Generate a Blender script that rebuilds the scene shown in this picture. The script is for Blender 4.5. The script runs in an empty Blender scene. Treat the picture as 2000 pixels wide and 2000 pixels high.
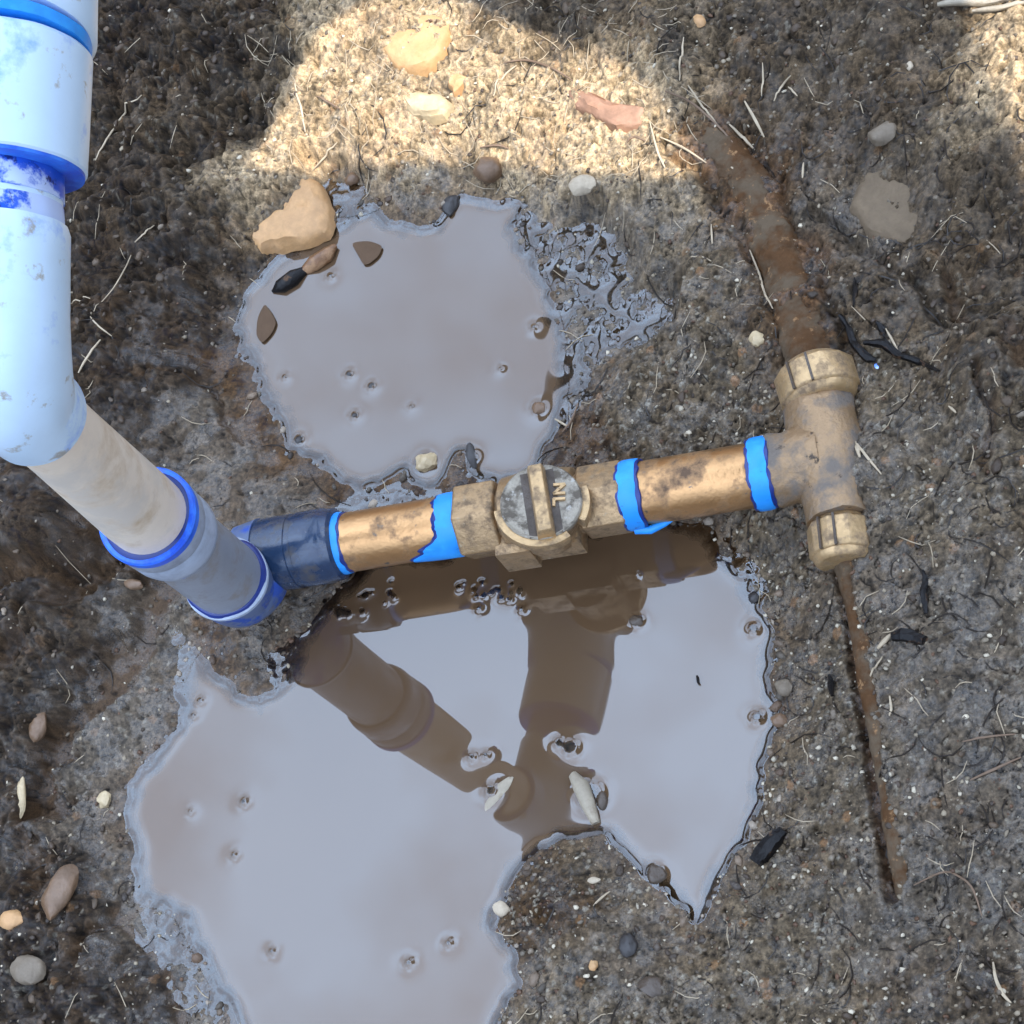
import bpy, bmesh, math, random
import numpy as np
from mathutils import Vector, Matrix, noise as mnoise
random.seed(7); rng = np.random.default_rng(11)
sc = bpy.context.scene; col = sc.collection

# ------------------------------------------------------------------ camera
F, CX, CY, NX, NY = 3388.0, 1099.0, 1245.0, 2188.0, 2502.0   # focal length, principal point and nadir in photo pixels (photo is 2000 px)
H = 0.92                                   # camera height in metres
dn = np.array([NX-CX, CY-NY, -F]); dn /= np.linalg.norm(dn); up_ = -dn
xa = np.array([1.0, 0, 0]) - up_[0]*up_; xa /= np.linalg.norm(xa); ya = np.cross(up_, xa)
R = np.array([xa, ya, up_])                # camera coords -> world coords
def P(px, py, z=0.0):                      # where the sight line through a photo pixel meets height z
    v = R @ np.array([px-CX, CY-py, -F]); t = (z-H)/v[2]
    return Vector((v[0]*t, v[1]*t, z))
def mpp(px, py, z=0.0):                    # metres per photo pixel there
    v = R @ np.array([px-CX, CY-py, -F]); return (z-H)/v[2]
def topx(x, y, z=0.0):
    c = np.stack([np.asarray(x, float), np.asarray(y, float), np.asarray(z, float)-H+0*np.asarray(x, float)])
    q = np.tensordot(R.T, c, 1); return CX+F*q[0]/-q[2], CY-F*q[1]/-q[2]
cam = bpy.data.cameras.new('camera'); co = bpy.data.objects.new('camera', cam); col.objects.link(co)
cam.sensor_width = 36; cam.lens = 36*F/2000; cam.clip_start = 0.01; cam.clip_end = 500; cam.shift_x = (1000-CX)/2000; cam.shift_y = (CY-1000)/2000
M = Matrix(R.tolist()).to_4x4(); M.translation = Vector((0, 0, H)); co.matrix_world = M; sc.camera = co

# ------------------------------------------------------------------ light
SUN = Vector((0.50, -0.25, 0.83)).normalized()
elev = math.asin(SUN.z); azi = math.atan2(SUN.x, SUN.y)
w = bpy.data.worlds.new('World'); sc.world = w; w.use_nodes = True; nt = w.node_tree; nt.nodes.clear()
def N(t, k, **kw):
    n = t.nodes.new(k)
    for a, b in kw.items():
        if a.startswith('_'): setattr(n, a[1:], b)
        else: n.inputs[a.replace('__', ' ')].default_value = b
    return n
sky = N(nt, 'ShaderNodeTexSky', _sky_type='NISHITA', _sun_disc=False, _sun_elevation=elev, _sun_rotation=azi)
tc = N(nt, 'ShaderNodeTexCoord'); 
nz = N(nt, 'ShaderNodeTexNoise', Scale=5.5, Detail=4.0, Roughness=0.5); nt.links.new(tc.outputs['Generated'], nz.inputs['Vector'])
rp = N(nt, 'ShaderNodeMapRange', _clamp=True); rp.inputs[1].default_value = 0.40; rp.inputs[2].default_value = 0.60; nt.links.new(nz.outputs['Fac'], rp.inputs[0])
cl = N(nt, 'ShaderNodeMixRGB', Color1=(11.6, 13.4, 17.2, 1), Color2=(15.6, 20.2, 27.6, 1)); nt.links.new(rp.outputs[0], cl.inputs['Fac'])   # thin grey and pale cloud
xyz = N(nt, 'ShaderNodeSeparateXYZ'); nt.links.new(tc.outputs['Generated'], xyz.inputs[0])
zg = N(nt, 'ShaderNodeMapRange', _clamp=True); zg.inputs[1].default_value = 0.1; zg.inputs[2].default_value = 0.95; zg.inputs[3].default_value = 0.12; zg.inputs[4].default_value = 1.72; nt.links.new(xyz.outputs['Z'], zg.inputs[0])
cm = N(nt, 'ShaderNodeVectorMath', _operation='SCALE'); nt.links.new(cl.outputs[0], cm.inputs[0]); nt.links.new(zg.outputs[0], cm.inputs['Scale'])   # overcast part is brightest overhead
mx = N(nt, 'ShaderNodeMixRGB', Fac=0.85); nt.links.new(sky.outputs[0], mx.inputs['Color1']); nt.links.new(cm.outputs[0], mx.inputs['Color2'])
bg = N(nt, 'ShaderNodeBackground', Strength=0.10); nt.links.new(mx.outputs[0], bg.inputs['Color'])
wo = N(nt, 'ShaderNodeOutputWorld'); nt.links.new(bg.outputs[0], wo.inputs['Surface'])
sl = bpy.data.lights.new('sun', 'SUN'); sl.energy = 5.0; sl.angle = math.radians(0.38); sl.color = (1.0, 0.93, 0.82)
so = bpy.data.objects.new('sun', sl); col.objects.link(so); so.rotation_euler = SUN.to_track_quat('Z', 'Y').to_euler()
sc.view_settings.view_transform = 'Standard'; sc.view_settings.look = 'None'; sc.view_settings.gamma = 1; sc.view_settings.exposure = 0.55
sc.cycles.max_bounces = 6; sc.cycles.transparent_max_bounces = 6

# ------------------------------------------------------------------ helpers
def link(o, parent=None):
    col.objects.link(o)
    if parent: o.parent = parent
    return o
def thing(name, label, cat, loc=(0, 0, 0), group=None):
    o = bpy.data.objects.new(name, None); o.empty_display_size = 0.02; o.location = loc; link(o); return tag(o, label, cat, group)
def tag(o, label, cat, group=None):
    o['label'] = label; o['category'] = cat
    if group: o['group'] = group
    return o
def mesh(name, V, Fc, mat, parent=None, smooth=35):
    m = bpy.data.meshes.new(name); off = Vector(parent.location) if parent and parent.parent is None else Vector()
    if parent and parent.parent: off = Vector(parent.parent.location)
    m.from_pydata([tuple(Vector(v)-off) for v in V], [], Fc); m.update()
    if smooth is not None:
        m.polygons.foreach_set('use_smooth', [True]*len(m.polygons)); m.set_sharp_from_angle(angle=math.radians(smooth))
    m.materials.append(mat); return link(bpy.data.objects.new(name, m), parent)
def frame(d, hint=(0, 0, 1)):
    d = Vector(d).normalized(); h = Vector(hint)
    if abs(d.dot(h)) > 0.95: h = Vector((0, 1, 0))
    u = (h - d*h.dot(d)).normalized(); return u, d.cross(u), d
class MB:
    def __init__(s): s.V = []; s.F = []
    def rings(s, rr, cap=True):            # rr: list of rings (equal length lists of points)
        n = len(rr[0]); b = len(s.V)
        for r in rr: s.V += r
        for i in range(len(rr)-1):
            for j in range(n): s.F.append((b+i*n+j, b+i*n+(j+1) % n, b+(i+1)*n+(j+1) % n, b+(i+1)*n+j))
        if cap:
            s.F.append(tuple(b+j for j in reversed(range(n)))); s.F.append(tuple(b+(len(rr)-1)*n+j for j in range(n)))
        return s
    def lathe(s, A, d, prof, n=48, rfun=None, cap=True, hint=(0, 0, 1)):
        u, v, d = frame(d, hint); A = Vector(A); rr = []
        for t, r in prof:
            ring = []
            for j in range(n):
                a = 2*math.pi*j/n; q = r*(rfun(a, t) if rfun else 1)
                ring.append(A + d*t + (u*math.cos(a)+v*math.sin(a))*q)
            rr.append(ring)
        return s.rings(rr, cap)
    def sweep(s, pts, rad, n=32, cap=True):
        pts = [Vector(p) for p in pts]; rr = []; u = None
        for i, p in enumerate(pts):
            d = (pts[min(i+1, len(pts)-1)]-pts[max(i-1, 0)]).normalized()
            if u is None: u, v, _ = frame(d)
            u = (u-d*u.dot(d)).normalized(); v = d.cross(u)
            rr.append([p+(u*math.cos(2*math.pi*j/n)+v*math.sin(2*math.pi*j/n))*(rad[i] if isinstance(rad, (list, tuple)) else rad) for j in range(n)])
        return s.rings(rr, cap)
    def hexa(s, A, d, L, r, rot=0.0, ch=0.0012, n=6, hint=(0, 0, 1)):
        u, v, d = frame(d, hint); A = Vector(A); rr = []
        for t, q in ((0, r-ch*1.4), (ch, r), (L-ch, r), (L, r-ch*1.4)):
            rr.append([A+d*t+(u*math.cos(rot+2*math.pi*j/n)+v*math.sin(rot+2*math.pi*j/n))*q for j in range(n)])
        return s.rings(rr)
    def box(s, c, ax, ay, az):             # half axes vectors
        c, ax, ay, az = map(Vector, (c, ax, ay, az)); b = len(s.V)
        for k in (-1, 1):
            for i, j in ((-1, -1), (1, -1), (1, 1), (-1, 1)): s.V.append(c+ax*i+ay*j+az*k)
        for f in ((3, 2, 1, 0), (4, 5, 6, 7), (0, 1, 5, 4), (1, 2, 6, 5), (2, 3, 7, 6), (3, 0, 4, 7)): s.F.append(tuple(b+q for q in f))
        return s
    def build(s, name, mat, parent=None, smooth=35, bevel=0, wob=0):
        if wob: s.V = [v + mnoise.noise_vector(Vector(v)*90)*wob + mnoise.noise_vector(Vector(v)*(330 if wob < .001 else 420))*wob*(.25 if wob < .001 else .42) for v in s.V]
        o = mesh(name, s.V, s.F, mat, parent, smooth)
        if bevel:
            bm = bmesh.new(); bm.from_mesh(o.data); es = [e for e in bm.edges if len(e.link_faces) == 2 and e.calc_face_angle() > 0.6]
            bmesh.ops.bevel(bm, geom=es, offset=bevel, segments=2, affect='EDGES', profile=0.6); bm.to_mesh(o.data); bm.free()
            o.data.polygons.foreach_set('use_smooth', [True]*len(o.data.polygons)); o.data.set_sharp_from_angle(angle=math.radians(40))
        return o

# ------------------------------------------------------------------ materials
def mat(name, base, rough=0.5, metal=0.0, stain=None, st=(0.55, 0.68), sscale=60, bump=0.15, bscale=400, var=0.15, spec=0.5, stain2=None, st2=(0.62, 0.7), s2scale=30, coat=0):
    m = bpy.data.materials.new(name); m.use_nodes = True; t = m.node_tree; b = t.nodes['Principled BSDF']
    tc = N(t, 'ShaderNodeTexCoord')
    def noise(scale, det=5.0, r=0.6):
        n = N(t, 'ShaderNodeTexNoise', Scale=scale, Detail=det, Roughness=r); t.links.new(tc.outputs['Object'], n.inputs['Vector']); return n.outputs['Fac']
    def ramp(s, a, z):
        r = N(t, 'ShaderNodeMapRange', _clamp=True); r.inputs[1].default_value = a; r.inputs[2].default_value = z; t.links.new(s, r.inputs[0]); return r.outputs[0]
    v = N(t, 'ShaderNodeMapRange'); v.inputs[3].default_value = 1-var*1.6; v.inputs[4].default_value = 1+var*1.6; t.links.new(noise(sscale*1.7, 6, 0.7), v.inputs[0])
    h = N(t, 'ShaderNodeVectorMath', _operation='SCALE'); h.inputs[0].default_value = base[:3]; t.links.new(v.outputs[0], h.inputs['Scale'])
    c = h.outputs[0]; rg = None; mtl = None
    for sc_, (a, z), s_, k in ((stain, st, sscale, 0), (stain2, st2, s2scale, 1)):
        if sc_ is None: continue
        f = ramp(noise(s_, 7, 0.65), a, z); x = N(t, 'ShaderNodeMixRGB', Color2=(*sc_[:3], 1)); t.links.new(c, x.inputs['Color1']); t.links.new(f, x.inputs['Fac']); c = x.outputs[0]
        if k == 0:
            rr = N(t, 'ShaderNodeMapRange'); rr.inputs[3].default_value = rough; rr.inputs[4].default_value = 0.75; t.links.new(f, rr.inputs[0]); t.links.new(rr.outputs[0], b.inputs['Roughness'])
            if metal:
                mr = N(t, 'ShaderNodeMapRange'); mr.inputs[3].default_value = metal; mr.inputs[4].default_value = 0; t.links.new(f, mr.inputs[0]); t.links.new(mr.outputs[0], b.inputs['Metallic'])
    t.links.new(c, b.inputs['Base Color'])
    if stain is None: b.inputs['Roughness'].default_value = rough; b.inputs['Metallic'].default_value = metal
    b.inputs['Specular IOR Level'].default_value = spec; b.inputs['Coat Weight'].default_value = coat
    bp = N(t, 'ShaderNodeBump', Strength=bump, Distance=0.001); t.links.new(noise(bscale, 6, 0.6), bp.inputs['Height']); t.links.new(bp.outputs[0], b.inputs['Normal'])
    return m
MUD = (0.13, 0.10, 0.075)
m_white = mat('white_pvc', (0.57, 0.75, 0.93), 0.28, stain=(0.22, 0.40, 0.86), st=(0.56, 0.68), sscale=26, bump=0.05, var=0.05, stain2=(0.36, 0.36, 0.33), st2=(0.60, 0.68), s2scale=75)
m_beige = mat('beige_pvc', (0.80, 0.70, 0.57), 0.38, stain=(0.52, 0.39, 0.25), st=(0.50, 0.72), sscale=30, bump=0.12, var=0.08, stain2=(0.66, 0.60, 0.52), st2=(0.5, 0.6), s2scale=14)
m_grey = mat('greyish_pvc', (0.24, 0.26, 0.30), 0.35, stain=(0.24, 0.21, 0.18), st=(0.5, 0.72), sscale=55, bump=0.15, var=0.10)
m_fit = mat('stained_fitting', (0.09, 0.13, 0.24), 0.3, stain=(0.02, 0.07, 0.35), st=(0.52, 0.62), sscale=60, bump=0.1, var=0.1, stain2=MUD, st2=(0.62, 0.70), s2scale=90)
m_prim = mat('blue_primer', (0.010, 0.085, 0.62), 0.3, stain=(0.04, 0.22, 0.85), st=(0.42, 0.62), sscale=55, bump=0.1, var=0.2)
m_prwn = mat('worn_blue_primer', (0.015, 0.10, 0.62), 0.3, stain=(0.50, 0.62, 0.88), st=(0.50, 0.56), sscale=38, bump=.1, var=.2, stain2=(0.004, 0.015, 0.13), st2=(0.58, 0.62), s2scale=55)
m_dkblue = mat('dark_blue', (0.005, 0.022, 0.16), 0.3, bump=0.1, var=0.2)
m_spot = mat('pale_blue_smear', (0.14, 0.30, 0.86), 0.35, bump=.05, var=.15, stain=(.55, .66, .9), st=(.5, .6), sscale=50)
m_fit2 = mat('bluish_grey_fitting', (0.36, 0.42, 0.52), 0.3, stain=(0.24, 0.27, 0.33), st=(0.45, 0.65), sscale=40, bump=0.1, var=0.08, stain2=(0.10, 0.20, 0.75), st2=(0.62, 0.70), s2scale=35)
m_azur = mat('azure_primer', (0.012, 0.27, 0.80), 0.4, stain2=(0.02, 0.08, 0.42), st2=(0.64, 0.70), s2scale=120, stain=(0.03, 0.36, 0.92), st=(0.5, 0.7), sscale=70, bump=0.05, var=0.04)
m_navy = mat('navy_plastic', (0.010, 0.030, 0.075), 0.22, coat=.4, stain=(0.07, 0.06, 0.05), st=(0.52, 0.72), sscale=85, bump=0.25, var=0.2, stain2=(0.16, 0.17, 0.20), st2=(0.66, 0.72), s2scale=260)
m_copp = mat('copper_pipe_metal', (0.50, 0.28, 0.125), 0.28, 0.85, stain=(0.10, 0.055, 0.028), st=(0.50, 0.66), sscale=45, bump=0.3, var=0.22, stain2=(0.16, 0.13, 0.10), st2=(0.62, 0.68), s2scale=140)
m_bras = mat('muddy_brass', (0.40, 0.26, 0.135), 0.32, 0.65, stain=(0.12, 0.075, 0.04), st=(0.46, 0.66), sscale=120, bump=0.5, var=0.25, stain2=(0.36, 0.27, 0.17), st2=(0.60, 0.68), s2scale=200)
m_bras2 = mat('scraped_brass', (0.50, 0.33, 0.165), 0.32, 0.6, stain=(0.17, 0.11, 0.06), st=(0.46, 0.64), sscale=110, bump=0.4, var=0.2)
m_knob = mat('grimy_knob_metal', (0.31, 0.27, 0.21), 0.36, 0.2, stain=(0.10, 0.08, 0.058), st=(0.46, 0.60), sscale=110, bump=0.8, var=0.3, stain2=(0.42, 0.39, 0.34), st2=(0.58, 0.66), s2scale=150)
m_cake = mat('mud_caked_brass', (0.32, 0.205, 0.11), 0.36, 0.5, stain=(0.145, 0.118, 0.095), st=(0.44, 0.58), sscale=40, bump=0.9, var=0.25, stain2=(0.06, 0.042, 0.03), st2=(0.62, 0.68), s2scale=120)
m_rust = mat('rusty_pipe_metal', (0.080, 0.038, 0.015), 0.75, spec=.15, stain=(0.105, 0.074, 0.046), st=(0.42, 0.58), sscale=45, bump=1.0, bscale=260, var=0.4, stain2=(0.27, 0.15, 0.07), st2=(0.60, 0.68), s2scale=160)
m_wood = mat('blocker_timber', (0.12, 0.075, 0.045), 0.8, bump=0.5, var=0.3)
m_blocker = mat('sun_blocker_sheet', (0.10, 0.12, 0.09), 0.8, bump=0.2)  # surface of the added out-of-view sheet that blocks the sun
def mstone(name, c, st=None, rough=0.55): return mat(name, c, rough, stain=st or tuple(x*0.6 for x in c), st=(0.42, 0.7), sscale=70, bump=1.0, bscale=170, var=0.3)
m_tan = mstone('tan_stone', (0.50, 0.28, 0.12), (0.40, 0.23, 0.11)); m_orange = mstone('orange_stone', (0.46, 0.27, 0.12), (0.40, 0.21, 0.085)); m_pink = mstone('reddish_stone', (0.32, 0.17, 0.10))
m_brown = mstone('brown_stone', (0.17, 0.10, 0.055), rough=0.3); m_greyst = mstone('grey_stone', (0.17, 0.13, 0.088)); m_pale = mstone('pale_stone', (0.46, 0.37, 0.26)); m_cream = mstone('cream_stone', (0.50, 0.38, 0.22), rough=0.3)
m_slab = mstone('soil_coloured_slab', (0.150, 0.105, 0.062), (0.11, 0.075, 0.042), rough=.8); m_dark = mstone('dark_stone', (0.035, 0.03, 0.028), rough=0.3); m_mudst = mstone('mud_stone', (0.075, 0.052, 0.035), rough=0.25)
m_straw = mat('dry_straw', (0.42, 0.33, 0.22), 0.6, bump=0.2, var=0.25); m_strawb = mat('brown_rootlet', (0.16, 0.10, 0.06), 0.6, bump=0.2, var=0.3)
m_char = mat('black_charcoal', (0.006, 0.005, 0.005), 0.3, spec=.25, bump=0.8, var=0.4, stain=(.10, .055, .03), st=(.60, .66), sscale=120); m_barkd = mat('wet_bark', (0.16, 0.075, 0.03), 0.3, stain=(0.32, 0.18, 0.09), st=(0.5, 0.6), sscale=60, bump=0.6, var=0.4)
m_twig = mat('pale_twig', (0.30, 0.25, 0.18), 0.5, bump=0.6, var=0.25, stain=(0.2, 0.15, 0.1), sscale=90); m_gap = mat('brown_reflection_gap', (0.10, 0.062, 0.038), 0.75, bump=0.3, var=0.15, spec=0.1)

# ------------------------------------------------------------------ numpy noise
def _h(ix, iy, s):
    n = (ix.astype(np.int64)*374761393 + iy.astype(np.int64)*668265263 + s*974634777) & 0xffffffff
    n = ((n ^ (n >> 13))*1274126177) & 0xffffffff; return ((n ^ (n >> 16)) & 0xffffff).astype(np.float32)/16777215.0
def gn(x, y, s=0):
    ix = np.floor(x); iy = np.floor(y); fx = (x-ix).astype(np.float32); fy = (y-iy).astype(np.float32); ix = ix.astype(np.int64); iy = iy.astype(np.int64)
    u = fx*fx*fx*(fx*(fx*6-15)+10); v = fy*fy*fy*(fy*(fy*6-15)+10); out = 0
    for dx in (0, 1):
        for dy in (0, 1):
            a = _h(ix+dx, iy+dy, s)*6.2831853
            out = out + (np.cos(a)*(fx-dx)+np.sin(a)*(fy-dy))*(u if dx else 1-u)*(v if dy else 1-v)
    return out*1.5
def fbm(x, y, f, o=4, s=0, g=0.5):
    r = 0; a = 1.0
    for i in range(o): r = r+a*gn(x*f+i*17.3, y*f-i*9.1, s+i); f *= 2.03; a *= g
    return r
def worley(x, y, s=0):
    ix = np.floor(x); iy = np.floor(y); f1 = np.full(x.shape, 9.0, np.float32); f2 = f1.copy(); idv = np.zeros(x.shape, np.float32)
    for dx in (-1, 0, 1):
        for dy in (-1, 0, 1):
            cx = ix+dx; cy = iy+dy; qx = cx+_h(cx, cy, s); qy = cy+_h(cx, cy, s+5); d = np.sqrt((qx-x)**2+(qy-y)**2).astype(np.float32)
            nr = d < f1; f2 = np.where(nr, f1, np.minimum(f2, d)); idv = np.where(nr, _h(cx, cy, s+9), idv); f1 = np.where(nr, d, f1)
    return f1, f2, idv
def sstep(a, b, x): t = np.clip((x-a)/(b-a), 0, 1); return t*t*(3-2*t)
def sdist(X, Y, poly):
    d = np.full(X.shape, 1e9, np.float32); ins = np.zeros(X.shape, bool); n = len(poly)
    for i in range(n):
        ax, ay = poly[i]; bx, by = poly[(i+1) % n]; ex, ey = bx-ax, by-ay; wx, wy = X-ax, Y-ay
        t = np.clip((wx*ex+wy*ey)/(ex*ex+ey*ey), 0, 1); d = np.minimum(d, (wx-ex*t)**2+(wy-ey*t)**2)
        c = ((ay > Y) != (by > Y)) & (X < (bx-ax)*(Y-ay)/(by-ay+1e-12)+ax); ins ^= c
    d = np.sqrt(d); return np.where(ins, -d, d)
def ldist(X, Y, pts):
    d = np.full(X.shape, 1e9, np.float32)
    for (ax, ay), (bx, by) in zip(pts[:-1], pts[1:]):
        ex, ey = bx-ax, by-ay; wx, wy = X-ax, Y-ay; t = np.clip((wx*ex+wy*ey)/(ex*ex+ey*ey), 0, 1); d = np.minimum(d, (wx-ex*t)**2+(wy-ey*t)**2)
    return np.sqrt(d)

# ------------------------------------------------------------------ ground
K = 2000/1932.0
def wp(pts, z=0.0, k=K): return [tuple(P(a*k, b*k, z))[:2] for a, b in pts]
pud1 = wp([(470,560),(500,530),(530,490),(600,445),(650,425),(700,412),(740,425),(790,440),(830,430),(850,390),(870,368),(900,380),(950,385),(978,388),(965,430),(975,470),(1010,510),(1030,560),(1050,620),(1065,700),(1060,760),(1040,810),(1015,860),(1000,890),(950,905),(920,900),(900,890),(880,850),(860,850),(848,880),(825,912),(790,905),(768,870),(750,885),(720,905),(685,918),(650,895),(600,870),(560,835),(535,790),(508,740),(480,690),(462,650),(455,600)])
pud2 = wp([(590,1190),(640,1120),(700,1070),(880,1040),(1000,1030),(1150,1000),(1250,985),(1330,1010),(1365,1050),(1400,1085),(1425,1140),(1442,1200),(1455,1270),(1462,1330),(1450,1380),(1437,1440),(1425,1520),(1400,1580),(1360,1640),(1335,1700),(1313,1733),(1285,1700),(1260,1680),(1220,1660),(1190,1610),(1150,1580),(1110,1570),(1060,1580),(1020,1600),(985,1620),(965,1650),(940,1690),(918,1720),(935,1760),(965,1800),(980,1850),(950,1890),(925,1950),(900,2060),(500,2060),(470,1940),(430,1880),(400,1820),(380,1780),(350,1725),(310,1700),(272,1690),(265,1640),(253,1580),(248,1530),(268,1470),(300,1420),(343,1370),(358,1330),(355,1290),(365,1258),(400,1270),(450,1310),(490,1330),(520,1310),(560,1260),(575,1220)])
# photo px x, y, height, crumb, grit, wet, colour
DK = (0.042,0.026,0.014); GW = (0.112,0.084,0.056); GR = (0.138,0.100,0.060); UR = (0.088,0.061,0.036); RS = (0.080,0.040,0.015); TN = (0.44,0.315,0.180); BW = (0.070,0.033,0.010)  # TN: dry tan soil, paler where sun falls to paint in its brightness
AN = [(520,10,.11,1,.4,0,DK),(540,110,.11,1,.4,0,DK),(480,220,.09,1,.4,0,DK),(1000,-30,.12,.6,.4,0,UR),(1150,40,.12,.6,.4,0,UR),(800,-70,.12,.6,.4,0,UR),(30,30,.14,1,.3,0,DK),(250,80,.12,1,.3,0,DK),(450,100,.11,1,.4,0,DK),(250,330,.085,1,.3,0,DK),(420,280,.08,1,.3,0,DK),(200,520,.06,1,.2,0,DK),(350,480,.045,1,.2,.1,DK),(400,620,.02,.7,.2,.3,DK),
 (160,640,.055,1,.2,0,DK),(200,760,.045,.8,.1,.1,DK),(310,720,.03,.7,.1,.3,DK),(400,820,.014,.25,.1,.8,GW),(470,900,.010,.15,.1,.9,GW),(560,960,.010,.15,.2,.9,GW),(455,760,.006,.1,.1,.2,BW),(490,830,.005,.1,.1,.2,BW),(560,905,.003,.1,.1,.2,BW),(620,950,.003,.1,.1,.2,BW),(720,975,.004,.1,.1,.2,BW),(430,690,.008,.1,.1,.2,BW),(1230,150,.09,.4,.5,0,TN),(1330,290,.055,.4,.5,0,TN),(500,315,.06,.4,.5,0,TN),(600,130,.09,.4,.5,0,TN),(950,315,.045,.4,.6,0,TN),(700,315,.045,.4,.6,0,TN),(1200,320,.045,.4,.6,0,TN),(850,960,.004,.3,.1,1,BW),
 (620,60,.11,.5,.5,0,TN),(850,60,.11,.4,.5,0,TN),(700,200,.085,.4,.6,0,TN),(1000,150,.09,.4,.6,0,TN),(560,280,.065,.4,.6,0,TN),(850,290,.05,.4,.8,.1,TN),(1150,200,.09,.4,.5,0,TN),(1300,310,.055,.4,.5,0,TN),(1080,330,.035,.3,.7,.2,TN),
 (600,370,.03,.5,.3,.3,DK),(820,370,.012,.6,.4,.8,GW),(700,375,.01,.5,.3,.9,GW),(1050,420,.010,.5,.4,.9,GW),(1150,480,.014,.4,.4,.9,GW),(1150,560,.014,.4,.4,1,GW),(1200,620,.018,.3,.4,.8,GW),(1120,700,.006,.3,.4,.9,GW),(1300,430,.03,.2,.4,.3,GR),(1380,560,.03,.2,.8,.2,GR),(1420,720,.033,.2,1,.2,GR),(1250,780,.022,.2,1,.3,GR),(1110,850,.01,.4,.4,.8,BW),(1150,830,.015,.4,.6,.5,BW),(1350,830,.03,.2,1,.3,GR),
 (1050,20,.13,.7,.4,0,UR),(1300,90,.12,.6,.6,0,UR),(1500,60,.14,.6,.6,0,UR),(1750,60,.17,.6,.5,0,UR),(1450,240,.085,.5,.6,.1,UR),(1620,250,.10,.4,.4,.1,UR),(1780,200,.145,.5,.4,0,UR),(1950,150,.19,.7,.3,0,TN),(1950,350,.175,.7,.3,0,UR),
 (1480,340,.062,.3,.4,.2,RS),(1520,500,.05,.3,.4,.2,RS),(1420,300,.065,.3,.4,.2,RS),(1570,640,.046,.4,.4,.2,RS),(1700,420,.085,.2,.3,.15,UR),(1620,440,.065,.3,.3,.2,GW),(1850,550,.12,.6,.3,0,UR),(1680,590,.06,.5,.4,.1,UR),(1950,700,.12,.6,.3,.1,UR),
 (1600,860,.036,.2,.7,.3,GR),(1750,760,.055,.3,.8,.2,GR),(1800,950,.055,.2,.8,.4,GR),(1950,1000,.08,.4,.6,.3,GR),(1700,900,.047,.1,.5,.5,GW),(1700,1120,.042,.1,.4,.5,GW),(1560,1090,.028,.3,1,.3,GR),(1450,1030,.022,.3,1,.3,GR),(1850,1250,.055,.2,.5,.5,GW),(1950,1400,.06,.3,.5,.5,GW),(1560,1300,.020,.3,1,.4,GR),(1620,1500,.022,.3,1,.4,GR),(1800,1500,.045,.2,.5,.5,GW),(1500,1700,.016,.3,1,.3,GR),(1950,1700,.05,.3,.6,.4,GW),(1780,1780,.032,.2,.6,.4,GW),(1400,1850,.016,.3,.8,.3,GR),(1600,1950,.02,.3,.8,.3,GR),(1900,1950,.04,.4,.7,.3,UR),
 (1150,1700,.012,.4,1,.3,GR),(1080,1760,.013,.5,1,.2,BW),(1250,1850,.014,.2,.5,.6,GW),(1080,1900,.012,.3,.8,.4,GR),(1150,1980,.014,.3,.8,.3,GR),
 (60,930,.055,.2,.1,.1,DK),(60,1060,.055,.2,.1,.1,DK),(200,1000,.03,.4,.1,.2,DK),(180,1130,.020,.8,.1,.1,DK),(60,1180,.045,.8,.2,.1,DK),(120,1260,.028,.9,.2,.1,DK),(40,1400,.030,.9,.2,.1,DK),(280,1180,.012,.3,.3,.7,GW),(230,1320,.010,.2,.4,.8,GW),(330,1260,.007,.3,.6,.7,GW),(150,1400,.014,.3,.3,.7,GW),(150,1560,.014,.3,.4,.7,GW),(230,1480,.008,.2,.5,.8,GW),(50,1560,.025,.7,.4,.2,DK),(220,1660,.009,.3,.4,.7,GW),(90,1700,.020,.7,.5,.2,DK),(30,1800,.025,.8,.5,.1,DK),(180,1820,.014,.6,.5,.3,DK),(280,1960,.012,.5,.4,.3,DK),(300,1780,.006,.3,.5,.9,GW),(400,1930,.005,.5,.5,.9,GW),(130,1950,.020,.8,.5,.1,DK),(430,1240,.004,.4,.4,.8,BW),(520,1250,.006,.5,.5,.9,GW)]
cs_ = [P(-40, -40, .05), P(2040, -40, .08), P(-40, 2040, 0), P(2040, 2040, 0)]; GS = 0.0008
GX0, GX1 = min(c.x for c in cs_), max(c.x for c in cs_); GY0, GY1 = min(c.y for c in cs_), max(c.y for c in cs_); MX, MY = (GX0+GX1)/2, (GY0+GY1)/2
fx_ = np.arange(GX0, GX1, GS); fy_ = np.arange(GY0, GY1, GS)
def spread(v):
    step = GS; out = []; a = v
    while a < 40: step *= 1.22; a += step; out.append(a)
    return out
ex_ = np.array([GX0-(a-0) for a in spread(0)][::-1]+list(fx_)+[GX1+a for a in spread(0)])
ey_ = np.array([GY0-(a-0) for a in spread(0)][::-1]+list(fy_)+[GY1+a for a in spread(0)])
nx, ny = len(ex_), len(ey_); ox = (nx-len(fx_))//2; oy = (ny-len(fy_))//2
X, Y = np.meshgrid(ex_, ey_)
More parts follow.
